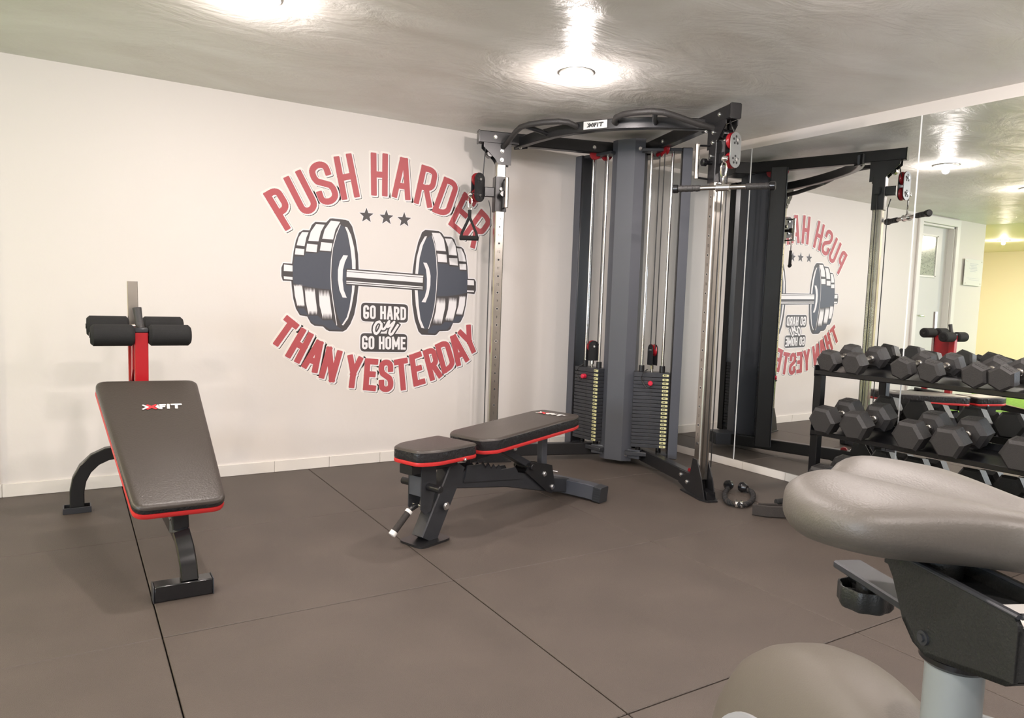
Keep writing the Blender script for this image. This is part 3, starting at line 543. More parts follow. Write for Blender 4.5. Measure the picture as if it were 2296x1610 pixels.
    for s, mt in ((-1, 'dgrey' if side < 0 else 'pulley_al'), (1, 'black')):
        y = s*.018*(1 if side < 0 else -1)
        pl = MB().loft([[(x, y-.002, z) for x, z in st_], [(x, y+.002, z) for x, z in st_]], F_).build('pulley_plate', mt, cg, smooth=False)
        if PB is None: PB = pl
        hh = MB()
        for zz in (.05, -.05):
            for k in range(5):
                t = k*2*PI/5+.3; yy = y+(.0024 if (y > 0) else -.0024)
                hh.cyl((.019*math.cos(t), yy, zz+.019*math.sin(t)), (.019*math.cos(t), yy*1.02, zz+.019*math.sin(t)), .0065, 10, F_)
        hh.build('plate_hole', 'ink', pl)
        for zz in (.05, -.05):
            yy = y+(.002 if y > 0 else -.002); e = .010 if y > 0 else -.010
            MB().cyl((0, yy, zz), (0, yy+e, zz), .0085, 10, F_).build('bolt', 'bolt', pl)
    for zz in (.05, -.05):
        w = MB(); n = 24; prof = [(.014, -.012), (.043, -.012), (.037, -.004), (.037, .004), (.043, .012), (.014, .012)]
        w.loft([[(r*math.cos(k*2*PI/n), yy, zz+r*math.sin(k*2*PI/n)) for k in range(n)] for r, yy in prof], F_)
        w.build('pulley_wheel', 'redwheel', cg)
    cb = MB()
    cb.tube([P(1.085, 0, 2.05), F_ @ Vector((-.037, 0, .055))], .0035, 8)
    cb.tube([F_ @ Vector((.030, 0, -.03)), F_ @ Vector((.052, 0, -.044))], .0035, 8)
    cb.tube([P(1.055, 0, zc-.04), P(1.04, 0, zc-.10), P(1.04, 0, .15)], .0032, 8)
    cb.tube([P(.985, -.062, zc-.02), P(.985, -.062, .16)], .0032, 8)
    cb.build('cable', 'cable', cm)
    bp_ = F_ @ Vector((.060, 0, -.050))
    MB().sphere(bp_, .0175, 16).cyl(F_ @ Vector((.044, 0, -.044)), bp_, .012, 12).build('cable_ball', 'chrome', cm)
    arms[side] += (bp_,)

    # weight stack, guide rods, upright
    c = a*.30; th = math.radians(21.5)*side
    Fm = Matrix.Translation(c) @ Matrix.Rotation(th, 4, 'Z')                  # local x sideways, -y to the front
    o_ = side
    MB().box((o_*.150, .0, 1.065), (.062, .105, 1.98), Fm, r=.004).build('upright', 'black', cm)
    MB().box((o_*.1535, -.055, 1.065), (.058, .005, 1.97), Fm, r=.001).build('upright_cover', 'grey', cm)
    dz = .02425
    pb = pm = None
    for k in range(20):
        z0 = .141+dz*k; top = k == 19; hgt = dz-.0022 if not top else .030
        if pm is None or top:
            p_ = MB().box((0, 0, hgt/2), (.228, .10, hgt), Fm, r=.0018).build('weight_plate', 'dgrey', cm); 
            h_ = MB().cyl((0, -.0502, hgt/2), (0, -.0508, hgt/2), .0068, 12, Fm).build('selector_hole', 'ink', p_)
            lp = rounded([(-.020, .0075), (.020, .0075), (.020, -.0075), (-.020, -.0075)], .007)
            l_ = MB().loft([[((.092 if o_ < 0 else .088)+x, y, hgt/2+z) for x, z in lp] for y in (-.0500, -.0508)], Fm).build('weight_label', 'label', p_, smooth=False)
            n_ = MB().box((.080, -.0510, hgt/2), (.006, .0006, .007), Fm).box((.089, -.0510, hgt/2), (.006, .0006, .007), Fm).build('label_number', 'ink', p_, smooth=False)
            p_.location = (0, 0, z0)
            if pm is None: pm = (p_, h_, l_, n_)
        else:
            p_ = pm[0].copy(); COL.objects.link(p_); p_.parent = cm; p_.location = (0, 0, z0)
            for q in pm[1:]:
                g = q.copy(); COL.objects.link(g); g.parent = p_
    zt = .141+dz*19+.030
    for x in (-.066, .066):
        MB().cyl((x, 0, .10), (x, 0, 2.05), .0088, 14, Fm).build('guide_rod', 'chrome', cm)
        MB().cyl((x, -.0, zt), (x, 0, zt+.042), .0185, 18, Fm, ch=.002).build('bushing', 'black', cm)
        MB().cyl((x, 0, .105), (x, 0, .141), .017, 16, Fm).build('rubber_stop', 'blackg', cm)
    MB().cyl((0, 0, zt), (0, 0, zt+.05), .0075, 12, Fm).cyl((0, 0, zt+.02), (0, 0, zt+.045), .011, 6, Fm).build('lifting_rod', 'steel', cm)
    # moving pulley above the stack: lies in the plane of the arm
    Fp = Matrix.Translation(c+Vector((0, 0, zt+.13))) @ Matrix.Rotation(math.atan2(a.y, a.x), 4, 'Z')
    pp = [(-.036, -.085), (.036, -.085), (.036, .015)]+[(.036*math.cos(t), .015+.036*math.sin(t)) for t in [i*PI/8 for i in range(1, 8)]]+[(-.036, .015)]
    for y in (-.017, .017):
        pl = MB().loft([[(x, y-.002, z) for x, z in pp], [(x, y+.002, z) for x, z in pp]], Fp).build('block_plate', 'black', cm, smooth=False)
        ys = 1 if y > 0 else -1
        hh = MB()
        for k in range(6): hh.cyl((.02*math.cos(k*PI/3), y+ys*.0022, .012+.02*math.sin(k*PI/3)), (.02*math.cos(k*PI/3), y+ys*.0026, .012+.02*math.sin(k*PI/3)), .0045, 8, Fp)
        hh.build('plate_hole', 'ink', pl); MB().cyl((0, y+ys*.002, .012), (0, y+ys*.009, .012), .008, 10, Fp).build('bolt', 'bolt', pl)
    w = MB(); n = 24
    w.loft([[(r*math.cos(k*2*PI/n), yy, .012+r*math.sin(k*2*PI/n)) for k in range(n)] for r, yy in [(.012, -.011), (.040, -.011), (.034, -.003), (.034, .003), (.040, .011), (.012, .011)]], Fp)
    w.build('block_pulley', 'redwheel', cm)
    w = MB()
    for s in (.26, .34):
        F2 = Matrix.Translation(P(s, 0, 2.05)) @ Matrix.Rotation(math.atan2(a.y, a.x), 4, 'Z')
        w.loft([[(r*math.cos(k*2*PI/n), yy, r*math.sin(k*2*PI/n)) for k in range(n)] for r, yy in [(.010, -.012), (.036, -.012), (.030, -.003), (.030, .003), (.036, .012), (.010, .012)]], F2)
    w.build('top_pulley', 'redwheel', cm)
    MB().tube([P(.30-.034, 0, zt+.15), P(.30-.034, 0, 2.04)], .0034, 8).tube([P(.30+.034, 0, zt+.15), P(.30+.034, 0, 2.04)], .0034, 8).build('cable', 'cable', cm)
    # stack base and selector pin with its curled cord
    MB().box((0, 0, .092), (.30, .09, .026), Fm, r=.003).build('stack_base', 'dgrey', cm)
    MB().box((0, 0, 2.045), (.26, .08, .020), Fm, r=.003).build('stack_head', 'dgrey', cm)
    zp = .141+dz*17+.011 if side > 0 else .141+dz*17.3+.011
    MB().cyl((-.008, -.05, zp), (-.008, -.085, zp), .016, 8, Fm, ch=.004).build('selector_pin', 'redknob', cm)
    cd = [(-.03, -.05, zt+.02), (-.055, -.07, zt), (-.066, -.075, zt-.03), (-.060, -.078, zt-.06), (-.035, -.08, zp-.028), (-.01, -.085, zp-.02)]
    MB().tube([Fm @ Vector(p) for p in cd], .0042, 8).build('pin_cord', 'cable', cm)
# central shroud
sh = [(-.116, -.240), (-.070, -.270), (.050, -.270), (.104, -.232), (.092, -.215), (-.100, -.215)]
MB().prism(sh, .030, 2.125).build('shroud', 'grey', cm, ang=20)
MB().prism([(-.085, -.215), (.085, -.215), (.060, -.06), (-.060, -.06)], .04, 2.10).build('centre_column', 'grey', cm, ang=20)
MB().box((0, 0, .075), (.16, .16, .09), r=.004).build('base_block', 'grey', cm)
MB().box((0, -.02, 2.09), (.20, .16, .085), r=.004).build('head_block', 'black', cm)
for x in (-.078, .078):
    for z in (.075, 2.06): bolt((x, -.2525, z), (x*8, -1, 0), cm, .011)
for s in (-1, 1): MB().box((s*.13, -.235, .085), (.085, .05, .06), Rz(0), r=.003).build('base_bracket', 'grey', cm)
# curved pull-up bar with the name plate
path = [(-.640, -.585, 2.078), (-.56, -.635, 2.080), (-.45, -.685, 2.084), (-.30, -.735, 2.090), (-.15, -.760, 2.094), (0, -.768, 2.095), (.15, -.760, 2.094), (.30, -.735, 2.090), (.45, -.685, 2.084), (.56, -.635, 2.080), (.640, -.585, 2.078)]
MB().rtube(path, .045, .062, (0, 0, 1), .004).build('pull_up_bar', 'black', cm)
for s in (-1, 1):
    MB().box((s*.615, -.585, 2.078), (.10, .012, .07), Matrix.Translation((0, 0, 0)), r=.003).build('bar_bracket', 'black', cm)
    bolt((s*.60, -.610, 2.05), (0, -1, 0), cm, .010)
    g = [(s*.690, -.700, 2.030), (s*.60, -.775, 2.050), (s*.49, -.865, 2.085), (s*.44, -.895, 2.100), (s*.38, -.905, 2.108), (s*.28, -.895, 2.114), (s*.20, -.875, 2.116), (s*.15, -.845, 2.112), (s*.122, -.800, 2.10), (s*.130, -.770, 2.094)]
    MB().tube(g, .0165, 14).build('pull_up_grip', 'rubber', cm)
    MB().cyl(g[0], Vector(g[0])+Vector((s*.010, .008, -.003)), .0170, 16).build('grip_cap', 'rubber' if s < 0 else 'steel', cm)
    MB().tube([(s*.40, -.900, 2.100), (s*.36, -.80, 2.09), (s*.345, -.735, 2.085)], .014, 12).build('grip_stay', 'black', cm)
np_ = MB().box((0, -.7925, 2.097), (.150, .003, .046), r=.001).build('name_plate', 'plate_al', cm, smooth=False)
mm = Matrix(((1, 0, 0, -.052), (0, 0, -1, -.7942), (0, 1, 0, 2.084), (0, 0, 0, 1)))
logo_xfit(np_, mm, .104, ('ink', 'ink'))
for o in np_.children: o['label'] = 'dark printed logo on the name plate'

# ---- hanging stirrup handle and short bar
def machine_to_world(p): return cm.matrix_basis @ Vector(p)
bpy.context.view_layer.update()
def carabiner(mb, top, L=.07, w=.022, yaw=0):
    pts = [(0, 0, 0), (.35*w, 0, -.10*L), (.5*w, 0, -.35*L), (.38*w, 0, -.8*L), (0, 0, -L), (-.38*w, 0, -.8*L), (-.5*w, 0, -.35*L), (-.35*w, 0, -.10*L)]
    mt = Matrix.Translation(top) @ Rz(yaw)
    mb.tube([mt @ Vector(p) for p in pts], .0042, 8, closed=True, up=(0, 1, 0))
Lp = machine_to_world(arms[-1][2])
sh_ = thing('stirrup_handle', 'black D-shaped stirrup handle hanging from the left pulley of the cable machine', 'handle', Lp-Vector((0, 0, .016)), math.radians(-38))
m = MB(); carabiner(m, (0, 0, 0), .075, .026); m.build('carabiner', 'chrome', sh_)
MB().tube([(.010*math.cos(t), 0, -.078+.012*math.sin(t)) for t in [i*PI/5 for i in range(10)]], .0030, 8, closed=True, up=(0, 1, 0)).build('ring', 'chrome', sh_)
MB().rtube([(0, 0, -.080), (0, 0, -.135)], .022, .006, (0, 1, 0), .001).rtube([(-.003, 0, -.13), (-.018, 0, -.165), (-.046, 0, -.225), (-.054, 0, -.262)], .014, .022, (0, 1, 0), .001).rtube([(.003, 0, -.13), (.018, 0, -.165), (.046, 0, -.225), (.054, 0, -.262)], .014, .022, (0, 1, 0), .001).build('strap', 'webbing', sh_)
MB().cyl((-.060, 0, -.258), (.060, 0, -.258), .0155, 18, ch=.003).build('grip', 'foam', sh_)
Rp = machine_to_world(arms[1][2])
sb = thing('straight_bar_handle', 'short chrome bar with ribbed black grips hanging from the right pulley', 'cable bar', Rp-Vector((0, 0, .016)), math.radians(-56))
m = MB(); carabiner(m, (0, 0, 0), .085, .030, .4); m.build('carabiner', 'chrome', sb)
m = MB(); m.tube([(0, 0, -.075), (0, 0, -.105), (0, 0, -.118)], .008, 12, rr=[.005, .006, .014]).cyl((-.036, 0, -.132), (.036, 0, -.132), .020, 20, ch=.003)
for x in (-.030, .030): m.cyl((x-.004, 0, -.132), (x+.004, 0, -.132), .023, 20, ch=.001)
m.build('swivel', 'chrome', sb)
MB().cyl((-.24, 0, -.132), (.24, 0, -.132), .0125, 16).build('bar', 'steel', sb)
for s in (-1, 1):
    m = MB().cyl((s*.115, 0, -.132), (s*.232, 0, -.132), .0165, 16, ch=.002)
    for k in range(4): m.cyl((s*(.125+.028*k), 0, -.132), (s*(.139+.028*k), 0, -.132), .0178, 16, ch=.0008)
    m.build('grip', 'rubber', sb)
    MB().cyl((s*.230, 0, -.132), (s*.262, 0, -.132), .0225, 18, ch=.005).build('end_ball', 'blackg', sb)
# ------------------------------------------------------------------ adjustable bench
ab = thing('adjustable_bench', 'black adjustable flat bench with red piping in front of the cable machine', 'bench', (1.513, 2.88, 0), math.radians(20))
def pad(name, outline, z0, z1, parent, mtx=None, edge=.010, side='vinyl_side', top='vinyl', trim='redpipe', trimh=.018):
    """upholstered pad: trim band, side band, and a top with a rounded edge; outline is counter-clockwise"""
    m = mtx or Matrix.Identity(4)
    R = [(x, y) for x, y in outline]
    def ring(z, g): return [(x, y, z) for x, y in grow(R, g)]
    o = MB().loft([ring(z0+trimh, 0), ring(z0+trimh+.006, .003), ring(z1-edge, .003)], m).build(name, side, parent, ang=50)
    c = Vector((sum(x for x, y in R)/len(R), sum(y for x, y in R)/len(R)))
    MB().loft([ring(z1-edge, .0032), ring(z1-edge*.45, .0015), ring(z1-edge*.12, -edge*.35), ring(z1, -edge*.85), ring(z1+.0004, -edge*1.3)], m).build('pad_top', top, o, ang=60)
    MB().loft([ring(z0, -.004), ring(z0+.002, .001), ring(z0+trimh*.5, .004), ring(z0+trimh, .002)], m).build('pad_trim', trim, o)
    return o
def rpoly(pts, r, n=4):
    out = []; V = [Vector(p) for p in pts]
    for i in range(len(V)):
        a, b, c = V[i-1], V[i], V[(i+1) % len(V)]; p = b+(a-b).normalized()*r; s = b+(c-b).normalized()*r
        for k in range(n+1):
            t = k/n; out.append(tuple(p*(1-t)**2+b*2*t*(1-t)+s*t*t))
    return out
MS = Matrix.Translation((0, 0, 0))
seat = pad('seat_pad', rpoly([(-.335, -.075), (-.255, -.118), (-.012, -.125), (-.012, .125), (-.255, .118), (-.335, .075)], .03), .360, .428, ab)
th = math.atan2(.035, .74)
MBk = Matrix.Translation((.045, 0, .360)) @ Matrix.Rotation(-th, 4, 'Y')
bkp = pad('back_pad', rpoly([(0, -.10), (.06, -.142), (.70, -.142), (.775, -.120), (.775, .120), (.70, .142), (.06, .142), (0, .10)], .028), 0, .072, ab, MBk)
lm = MBk @ Matrix.Translation((.655, .085, .0755)) @ Rz(-PI/2)
logo_xfit(bkp, lm, .17)
# frame
MB().rtube([(.045, 0, .338), (.80, 0, .338+.80*.047)], .060, .040, (0, 0, 1), .003).build('back_rail', 'dgrey', ab)
MB().box((.06, 0, .338), (.05, .08, .05), r=.003).build('hinge_block', 'black', ab)
MB().rtube([(-.215, 0, .010), (-.035, 0, .322)], .070, .100, (0, 0, 1), .005).build('front_leg', 'dgrey', ab)
MB().prism(rpoly([(-.300, -.075), (-.11, -.075), (-.11, .075), (-.300, .075)], .035), 0, .010).build('foot_plate', 'black', ab)
MB().rtube([(-.045, 0, .248), (.33, 0, .185), (.72, 0, .085), (.87, 0, .055)], .062, .078, (0, 0, 1), .004).build('main_beam', 'dgrey', ab)
for y in (-.034, .034):
    pts = [(.0, .23), (.02, .303), (.12, .296), (.15, .270), (.17, .286), (.19, .262), (.21, .280), (.23, .255), (.25, .272), (.27, .245), (.38, .238), (.43, .17)]
    MB().loft([[(x, y-.003, z) for x, z in pts], [(x, y+.003, z) for x, z in pts]]).build('ladder_plate', 'dgrey', ab, smooth=False)
MB().rtube([(.885, -.235, .045), (.885, -.15, .050), (.885, .15, .050), (.885, .235, .045)], .066, .080, (0, 0, 1), .004, ).build('rear_foot', 'grey', ab)
for s in (-1, 1):
    e = MB().rtube([(.885, s*.205, .046), (.885, s*.252, .042)], .078, .084, (0, 0, 1), .005)
    for k in range(6): e.box((.885, s*.228, .012+k*.013), (.081, .040, .003))
    e.build('foot_cap', 'dgrey', ab)
MB().rtube([(.30, 0, .335), (.52, 0, .225)], .050, .036, (0, 0, 1), .003).build('adjusting_strut', 'dgrey', ab)
MB().rtube([(.655, 0, .15), (.655, 0, .352)], .045, .035, (0, 1, 0), .003).build('rear_post', 'grey', ab)
MB().cyl((.50, -.06, .222), (.50, .06, .222), .016, 16, ch=.003).build('strut_roller', 'black', ab)
for y in (-.040, .040):
    pts = [(.46, .200), (.50, .245), (.64, .215), (.69, .20), (.72, .10), (.70, .045), (.66, .06)]
    MB().loft([[(x, y-.003, z) for x, z in pts], [(x, y+.003, z) for x, z in pts]]).build('pivot_plate', 'black', ab, smooth=False)
for x, z, r in ((.62, .165, .013), (.695, .082, .013)):
    bolt((x, -.043, z), (0, -1, 0), ab, r); bolt((x, .043, z), (0, 1, 0), ab, r)
bolt((.22, -.031, .345), (0, -1, 0), ab, .009); bolt((-.10, -.126, .366), (0, -1, 0), ab, .007)
# front yoke, roller pegs, handle
MB().box((-.272, 0, .258), (.006, .078, .085), r=.002).build('yoke_plate', 'grey', ab)
for y in (-.038, .038):
    pts = [(-.275, .16), (-.275, .345), (-.19, .345), (-.185, .25), (-.215, .145), (-.25, .135)]
    MB().loft([[(x, y-.003, z) for x, z in pts], [(x, y+.003, z) for x, z in pts]]).build('yoke_side', 'dgrey', ab, smooth=False)
for s in (-1, 1):
    MB().cyl((-.235, s*.040, .255), (-.235, s*.118, .255), .0165, 16, ch=.003).build('roller_peg', 'black', ab)
bolt((-.13, -.050, .150), (0, -1, 0), ab, .016); bolt((-.13, .050, .150), (0, 1, 0), ab, .016)
MB().rtube([(-.33, 0, .338), (-.05, 0, .338)], .075, .040, (0, 0, 1), .004).build('seat_frame', 'black', ab)
MB().cyl((-.255, -.03, .17), (-.255, .03, .17), .008, 12).build('pivot_pin', 'chrome', ab)
MB().tube([(-.255, 0, .17), (-.275, .004, .168), (-.295, .010, .150)], .010, 12).build('handle_stem', 'black', ab)
hd = MB().cyl((-.295, .010, .150), (-.375, .022, .068), .0145, 16).build('handle_grip', 'strap', ab)
for p, q in (((-.292, .010, .152), (-.303, .012, .142)), ((-.368, .021, .075), (-.382, .023, .060))): MB().cyl(p, q, .0165, 16, ch=.002).build('grip_ring', 'white', ab)
MB().cyl((.70, .02, .165), (.76, -.03, .150), .005, 8).build('pop_pin', 'bolt', ab)

# ------------------------------------------------------------------ sit-up bench
sb2 = thing('sit_up_bench', 'black and red sit-up bench with foam leg rollers by the left wall', 'bench', (.2, 3.2, 0))
def Q(x, y, z): return (x-.2, y-3.2, z)
MB().box(Q(.325, 2.655, .029), (.186, .062, .056), r=.003).build('front_foot', 'blackg', sb2)
for s in (-1, 1): MB().box(Q(.325+s*.0945, 2.655, .029), (.004, .064, .058), r=.001).build('foot_cap', 'dgrey', sb2)
MB().rtube([Q(.345, 2.655, .056), Q(.344, 2.665, .10), Q(.338, 2.69, .15), Q(.332, 2.73, .19), Q(.326, 2.80, .21), Q(.300, 3.20, .255), Q(.270, 3.90, .300)], .056, .056, (0, 1, .6), .004).build('main_beam', 'blackg', sb2)
ax_ = [(.020, .012), (.020, .10), (.030, .155), (.055, .205), (.095, .245), (.145, .268), (.20, .275)]
pth = [Q(x, 3.90, z) for x, z in ax_]+[Q(.54-x, 3.90, z) for x, z in ax_[::-1]]
MB().rtube(pth, .060, .052, (0, 0, 1) if False else (0, 1, 0), .004).build('rear_leg', 'black', sb2)
for fx in (.02, .52):
    rf = MB()
    for c, d_ in (((0, 3.90, .004), (.115, .075, .008)), ((0, 3.864, .014), (.115, .006, .028)), ((0, 3.936, .014), (.115, .006, .028)), ((-.055, 3.90, .014), (.006, .075, .028)), ((.055, 3.90, .014), (.006, .075, .028))): rf.box(Q(c[0]+fx, c[1], c[2]), d_, r=.001)
    rf.build('rear_foot', 'dgrey', sb2)
MB().rtube([Q(.330, 2.755, .195), Q(.322, 2.755, .345)], .054, .052, (0, 1, 0), .004).build('pad_post', 'black', sb2)
B, Tp = Vector(Q(.322, 2.640, .333)), Vector(Q(.283, 3.395, .676))
up_ = (Tp-B); Lp_ = up_.length; ey = up_.normalized(); lat = Vector((math.sin(math.radians(84)), math.cos(math.radians(84)), 0)); lat = (lat-ey*lat.dot(ey)).normalized(); nz = lat.cross(ey)
PM = Matrix((lat, ey, nz)).transposed().to_4x4(); PM.translation = B-nz*.055
pd = pad('back_pad', rpoly([(-.146, 0), (.144, 0), (.190, Lp_), (-.196, Lp_)], .042, 5), 0, .055, sb2, PM, edge=.014, trimh=.022)
logo_xfit(pd, PM @ Matrix.Translation((-.052, Lp_-.235, .0575)), .150)
MB().rtube([PM @ Vector((0, .08, -.016)), PM @ Vector((0, Lp_-.05, -.016))], .07, .030, tuple(nz), .003).build('pad_rail', 'red', sb2)
MB().rtube([Q(.273, 3.585, .28), Q(.271, 3.58, .868)], .054, .054, (0, 1, 0), .003).build('red_post', 'red', sb2)
MB().box(Q(.271, 3.58, .878), (.058, .058, .022), r=.005).build('post_cap', 'dgrey', sb2)
MB().rtube([Q(.262, 3.83, .285), Q(.248, 3.76, .60), Q(.243, 3.73, .86)], .030, .050, (0, 1, 0), .003).build('red_brace', 'red', sb2)
pts = [(3.60, .70), (3.72, .62), (3.76, .86), (3.60, .86)]
for x in (.238, .262): MB().loft([[Q(x+dx, y, z) for y, z in pts] for dx in (0, .006)]).build('gusset', 'red', sb2, smooth=False)
MB().rtube([Q(.258, 3.765, .60), Q(.251, 3.775, 1.094)], .044, .020, (0, 1, 0), .002).build('chrome_upright', 'steel', sb2)
la = Vector((math.sin(math.radians(88)), math.cos(math.radians(88)), 0))
for (x, y, z) in ((.272, 3.575, .856), (.262, 3.760, .886)):
    c = Vector(Q(x, y, z))
    MB().cyl(c-la*.195, c+la*.195, .011, 12).build('roller_axle', 'steel', sb2)
    for s_, L in ((-1, .168), (1, .174)):
        MB().cyl(c+la*s_*.028, c+la*s_*(.028+L), .0475, 28, ch=.011).build('foam_roller', 'foam', sb2)
        MB().cyl(c+la*s_*(.028+L), c+la*s_*(.032+L), .012, 12).build('axle_cap', 'blackg', sb2)
g = [Vector(Q(.270, 3.600, .880)), Vector(Q(.268, 3.605, .90)), Vector(Q(.259, 3.625, .975))]
MB().tube([g[0], g[1], g[1]*.5+g[2]*.5, g[2]], .0165, 16, rr=[.019, .0175, .0165, .019]).build('hand_grip', 'rubber', sb2)
MB().cyl(Q(.243, 3.74, .62), Q(.243, 3.70, .63), .014, 12).build('adjuster_knob', 'blackg', sb2)

# ------------------------------------------------------------------ dumbbell rack
RX = 3.470
rk = thing('dumbbell_rack', 'black three-tier dumbbell rack standing against the mirrors', 'rack', (RX, 1.68, 0))
for y in (-.76, .735):
    for x in (.022,):
        MB().rtube([(x, y+.023-.045*0, 0), (x, y+.023, .770)], .045, .045, (0, 1, 0), .003).build('post', 'rack', rk)
    MB().rtube([(-.05, y+.023, .022), (.27, y+.023, .022)], .045, .040, (0, 0, 1), .003).build('foot', 'rack', rk)
tiers = [(.735, 0.02), (.408, 0.0), (.091, -.02)]
for z, _ in tiers:
    s0, s1 = -.775, .757
    slope = .16
    pr = [(-.034, z-.010), (-.034, z+.010), (-.028, z+.012), (-.022, z-.002), (.225, z+.032), (.232, z+.062), (.242, z+.062), (.236, z+.020), (.225, z+.010), (-.016, z-.016)]
    MB().loft([[(x, s, zz) for x, zz in pr] for s in (s0, s1)]).build('tray', 'rack', rk, smooth=False)
    for s in (s0, s1-.004): MB().box((.100, s+.002, z+.008), (.27, .006, .060), Matrix.Identity(4), r=.002).build('tray_end', 'rack', rk)
# dumbbells
def dumbbell(name, R, L, hl, label, hand=.014, lblrot=0):
    """hex dumbbell along local x, near head at -x; origin at its middle"""
    t = thing(name, label, 'dumbbell')
    ch = R*.20
    for s in (-1, 1):
        rg = []
        for x, r in ((L/2, R-ch), (L/2-ch*.9, R), (L/2-hl*.45, R), (L/2-hl+ch*1.1, R), (L/2-hl, R-ch*1.6)):
            rg.append([(s*x, p[0]*r/R, p[1]*r/R) for p in hexagon(R)])
        h = MB().loft(rg).build('head', 'rubber', t, ang=15)
        fr_ = MB(); ap = R*math.cos(PI/6)
        cx = s*(L/2-hl*.45)
        for k in ((1,) if True else ()):
            for (dx, dy, w, d_) in ((0, R*.34, hl*.60, .0028), (0, -R*.34, hl*.60, .0028)): fr_.box((cx+dx, dy, ap+.0003), (w, d_, .0016))
            for dx in (-hl*.30, hl*.30): fr_.box((cx+dx, 0, ap+.0003), (.0028, R*.68, .0016))
            for j in range(4): fr_.box((cx, -R*.2+j*R*.13, ap+.0003), (hl*.22, R*.075, .0014))
        fr_.build('number_panel', 'rubber', h, smooth=False)
    bar = MB().tube([(x, 0, 0) for x in (-(L/2-hl), -(L/2-hl)*.8, -(L/2-hl)*.3, (L/2-hl)*.3, (L/2-hl)*.8, L/2-hl)], hand, 16, rr=[hand*.85, hand*.95, hand*1.15, hand*1.15, hand*.95, hand*.85], up=(0, 0, 1)).build('handle', 'steel', t)
    for s in (-1, 1): MB().cyl((s*(L/2-hl-.001), 0, 0), (s*(L/2-hl-.018), 0, 0), hand*1.35, 16, ch=.003).build('collar', 'chrome', t)
    return t
P_S = dumbbell('dumbbell', .061, .265, .078, '')
P_M = dumbbell('dumbbell', .057, .250, .070, '')
P_T = dumbbell('dumbbell', .060, .255, .072, '')
P_L = dumbbell('dumbbell', .078, .300, .100, '', .016)
used = set()
def place_db(proto, y, z, rot, label, grp, x=None, tilt=.155):
    if proto.name in used: o = dup(proto, (0, 0, 0), 0, label, grp)
    else: o = proto; used.add(proto.name); o['label'] = label; o['group'] = grp
    o.rotation_mode = 'XYZ'; o.location = (x, y, z); o.rotation_euler = (math.radians(rot), -tilt, 0)
TG, MG, BG = 'hex dumbbells on the top tier', 'hex dumbbells on the middle tier', 'hex dumbbells on the bottom tier'
def ctr(xn, zn, L, tilt=.155): return xn+L/2*math.cos(tilt), zn+L/2*math.sin(tilt)
x, z = ctr(3.405, .797, .265); 
for pr_, y, rot, lb in ((P_S, 2.352, 8, 'leftmost hex dumbbell on the top tier of the rack'), (P_S, 2.206, 4, 'second hex dumbbell from the left on the top tier')): place_db(pr_, y, z, rot, lb, TG, x)
x, z = ctr(3.405, .797, .250)
for y, rot, lb in ((1.952, 22, 'third hex dumbbell from the left on the top tier, turned on its edge'), (1.820, 14, 'fourth hex dumbbell from the left on the top tier')): place_db(P_M, y, z, rot, lb, TG, x)
for y, rot, lb in ((1.622, 27, 'fifth hex dumbbell from the left on the top tier, a corner pointing up'), (1.512, 30, 'sixth hex dumbbell on the top tier, at the right edge of the picture')): place_db(P_T, y, z+.002, rot, lb, TG, x)
x, z = ctr(3.375, .482, .300)
for y, rot, lb in ((2.338, 2, 'leftmost large hex dumbbell on the middle tier'), (2.160, -3, 'second large hex dumbbell from the left on the middle tier'), (1.880, 0, 'third large hex dumbbell from the left on the middle tier, its top catching the light'), (1.700, -2, 'fourth large hex dumbbell from the left on the middle tier, its top catching the light'), (1.408, 0, 'fifth large hex dumbbell on the middle tier, at the right edge of the picture')): place_db(P_L, y, z, rot, lb, MG, x)
x, z = ctr(3.375, .165, .300)
for y, lb in ((2.335, 'leftmost hex dumbbell on the bottom tier, mostly hidden by the bike saddle'), (2.150, 'second hex dumbbell on the bottom tier, mostly hidden by the bike saddle'), (1.86, 'third hex dumbbell on the bottom tier, mostly hidden by the bike saddle'), (1.68, 'fourth hex dumbbell on the bottom tier, mostly hidden by the bike saddle'), (1.42, 'fifth hex dumbbell on the bottom tier, mostly hidden by the bike saddle')): place_db(P_L, y, z, 0, lb, BG, x)

# ------------------------------------------------------------------ rope and ankle strap on the floor
rp = [(3.279, 2.841), (3.13, 2.735), (3.035, 2.635), (3.025, 2.578), (3.061, 2.54), (3.157, 2.57), (3.262, 2.646), (3.325, 2.715), (3.318, 2.77)]
ro = thing('triceps_rope', 'black braided triceps rope with ball ends curled on the floor beside the machine foot', 'rope', (3.16, 2.68, 0))
RP = [Vector((p[0]-3.16, p[1]-2.68, .018)) for p in rp]
def smooth_path(P, n):
    out = []
    for i in range(len(P)-1):
        p0, p1, p2, p3 = P[max(i-1, 0)], P[i], P[i+1], P[min(i+2, len(P)-1)]
        for k in range(n):
            t = k/n; out.append(.5*((2*p1)+(p2-p0)*t+(2*p0-5*p1+4*p2-p3)*t*t+(3*p1-p0-3*p2+p3)*t**3))
    return out+[P[-1]]
C_ = smooth_path(RP, 14)
for s in range(3):
    m = MB(); pts = []; acc = 0
    for i, p in enumerate(C_):
        if i: acc += (p-C_[i-1]).length
        dd = (C_[min(i+1, len(C_)-1)]-C_[max(i-1, 0)]).normalized(); nx = Vector((-dd.y, dd.x, 0)); ph = acc/.052*2*PI+s*2*PI/3
        pts.append(p+nx*math.cos(ph)*.0075+Vector((0, 0, 1))*math.sin(ph)*.0075)
    m.tube(pts, .0080, 8).build('rope_strand', 'webbing' if s else 'strap', ro)
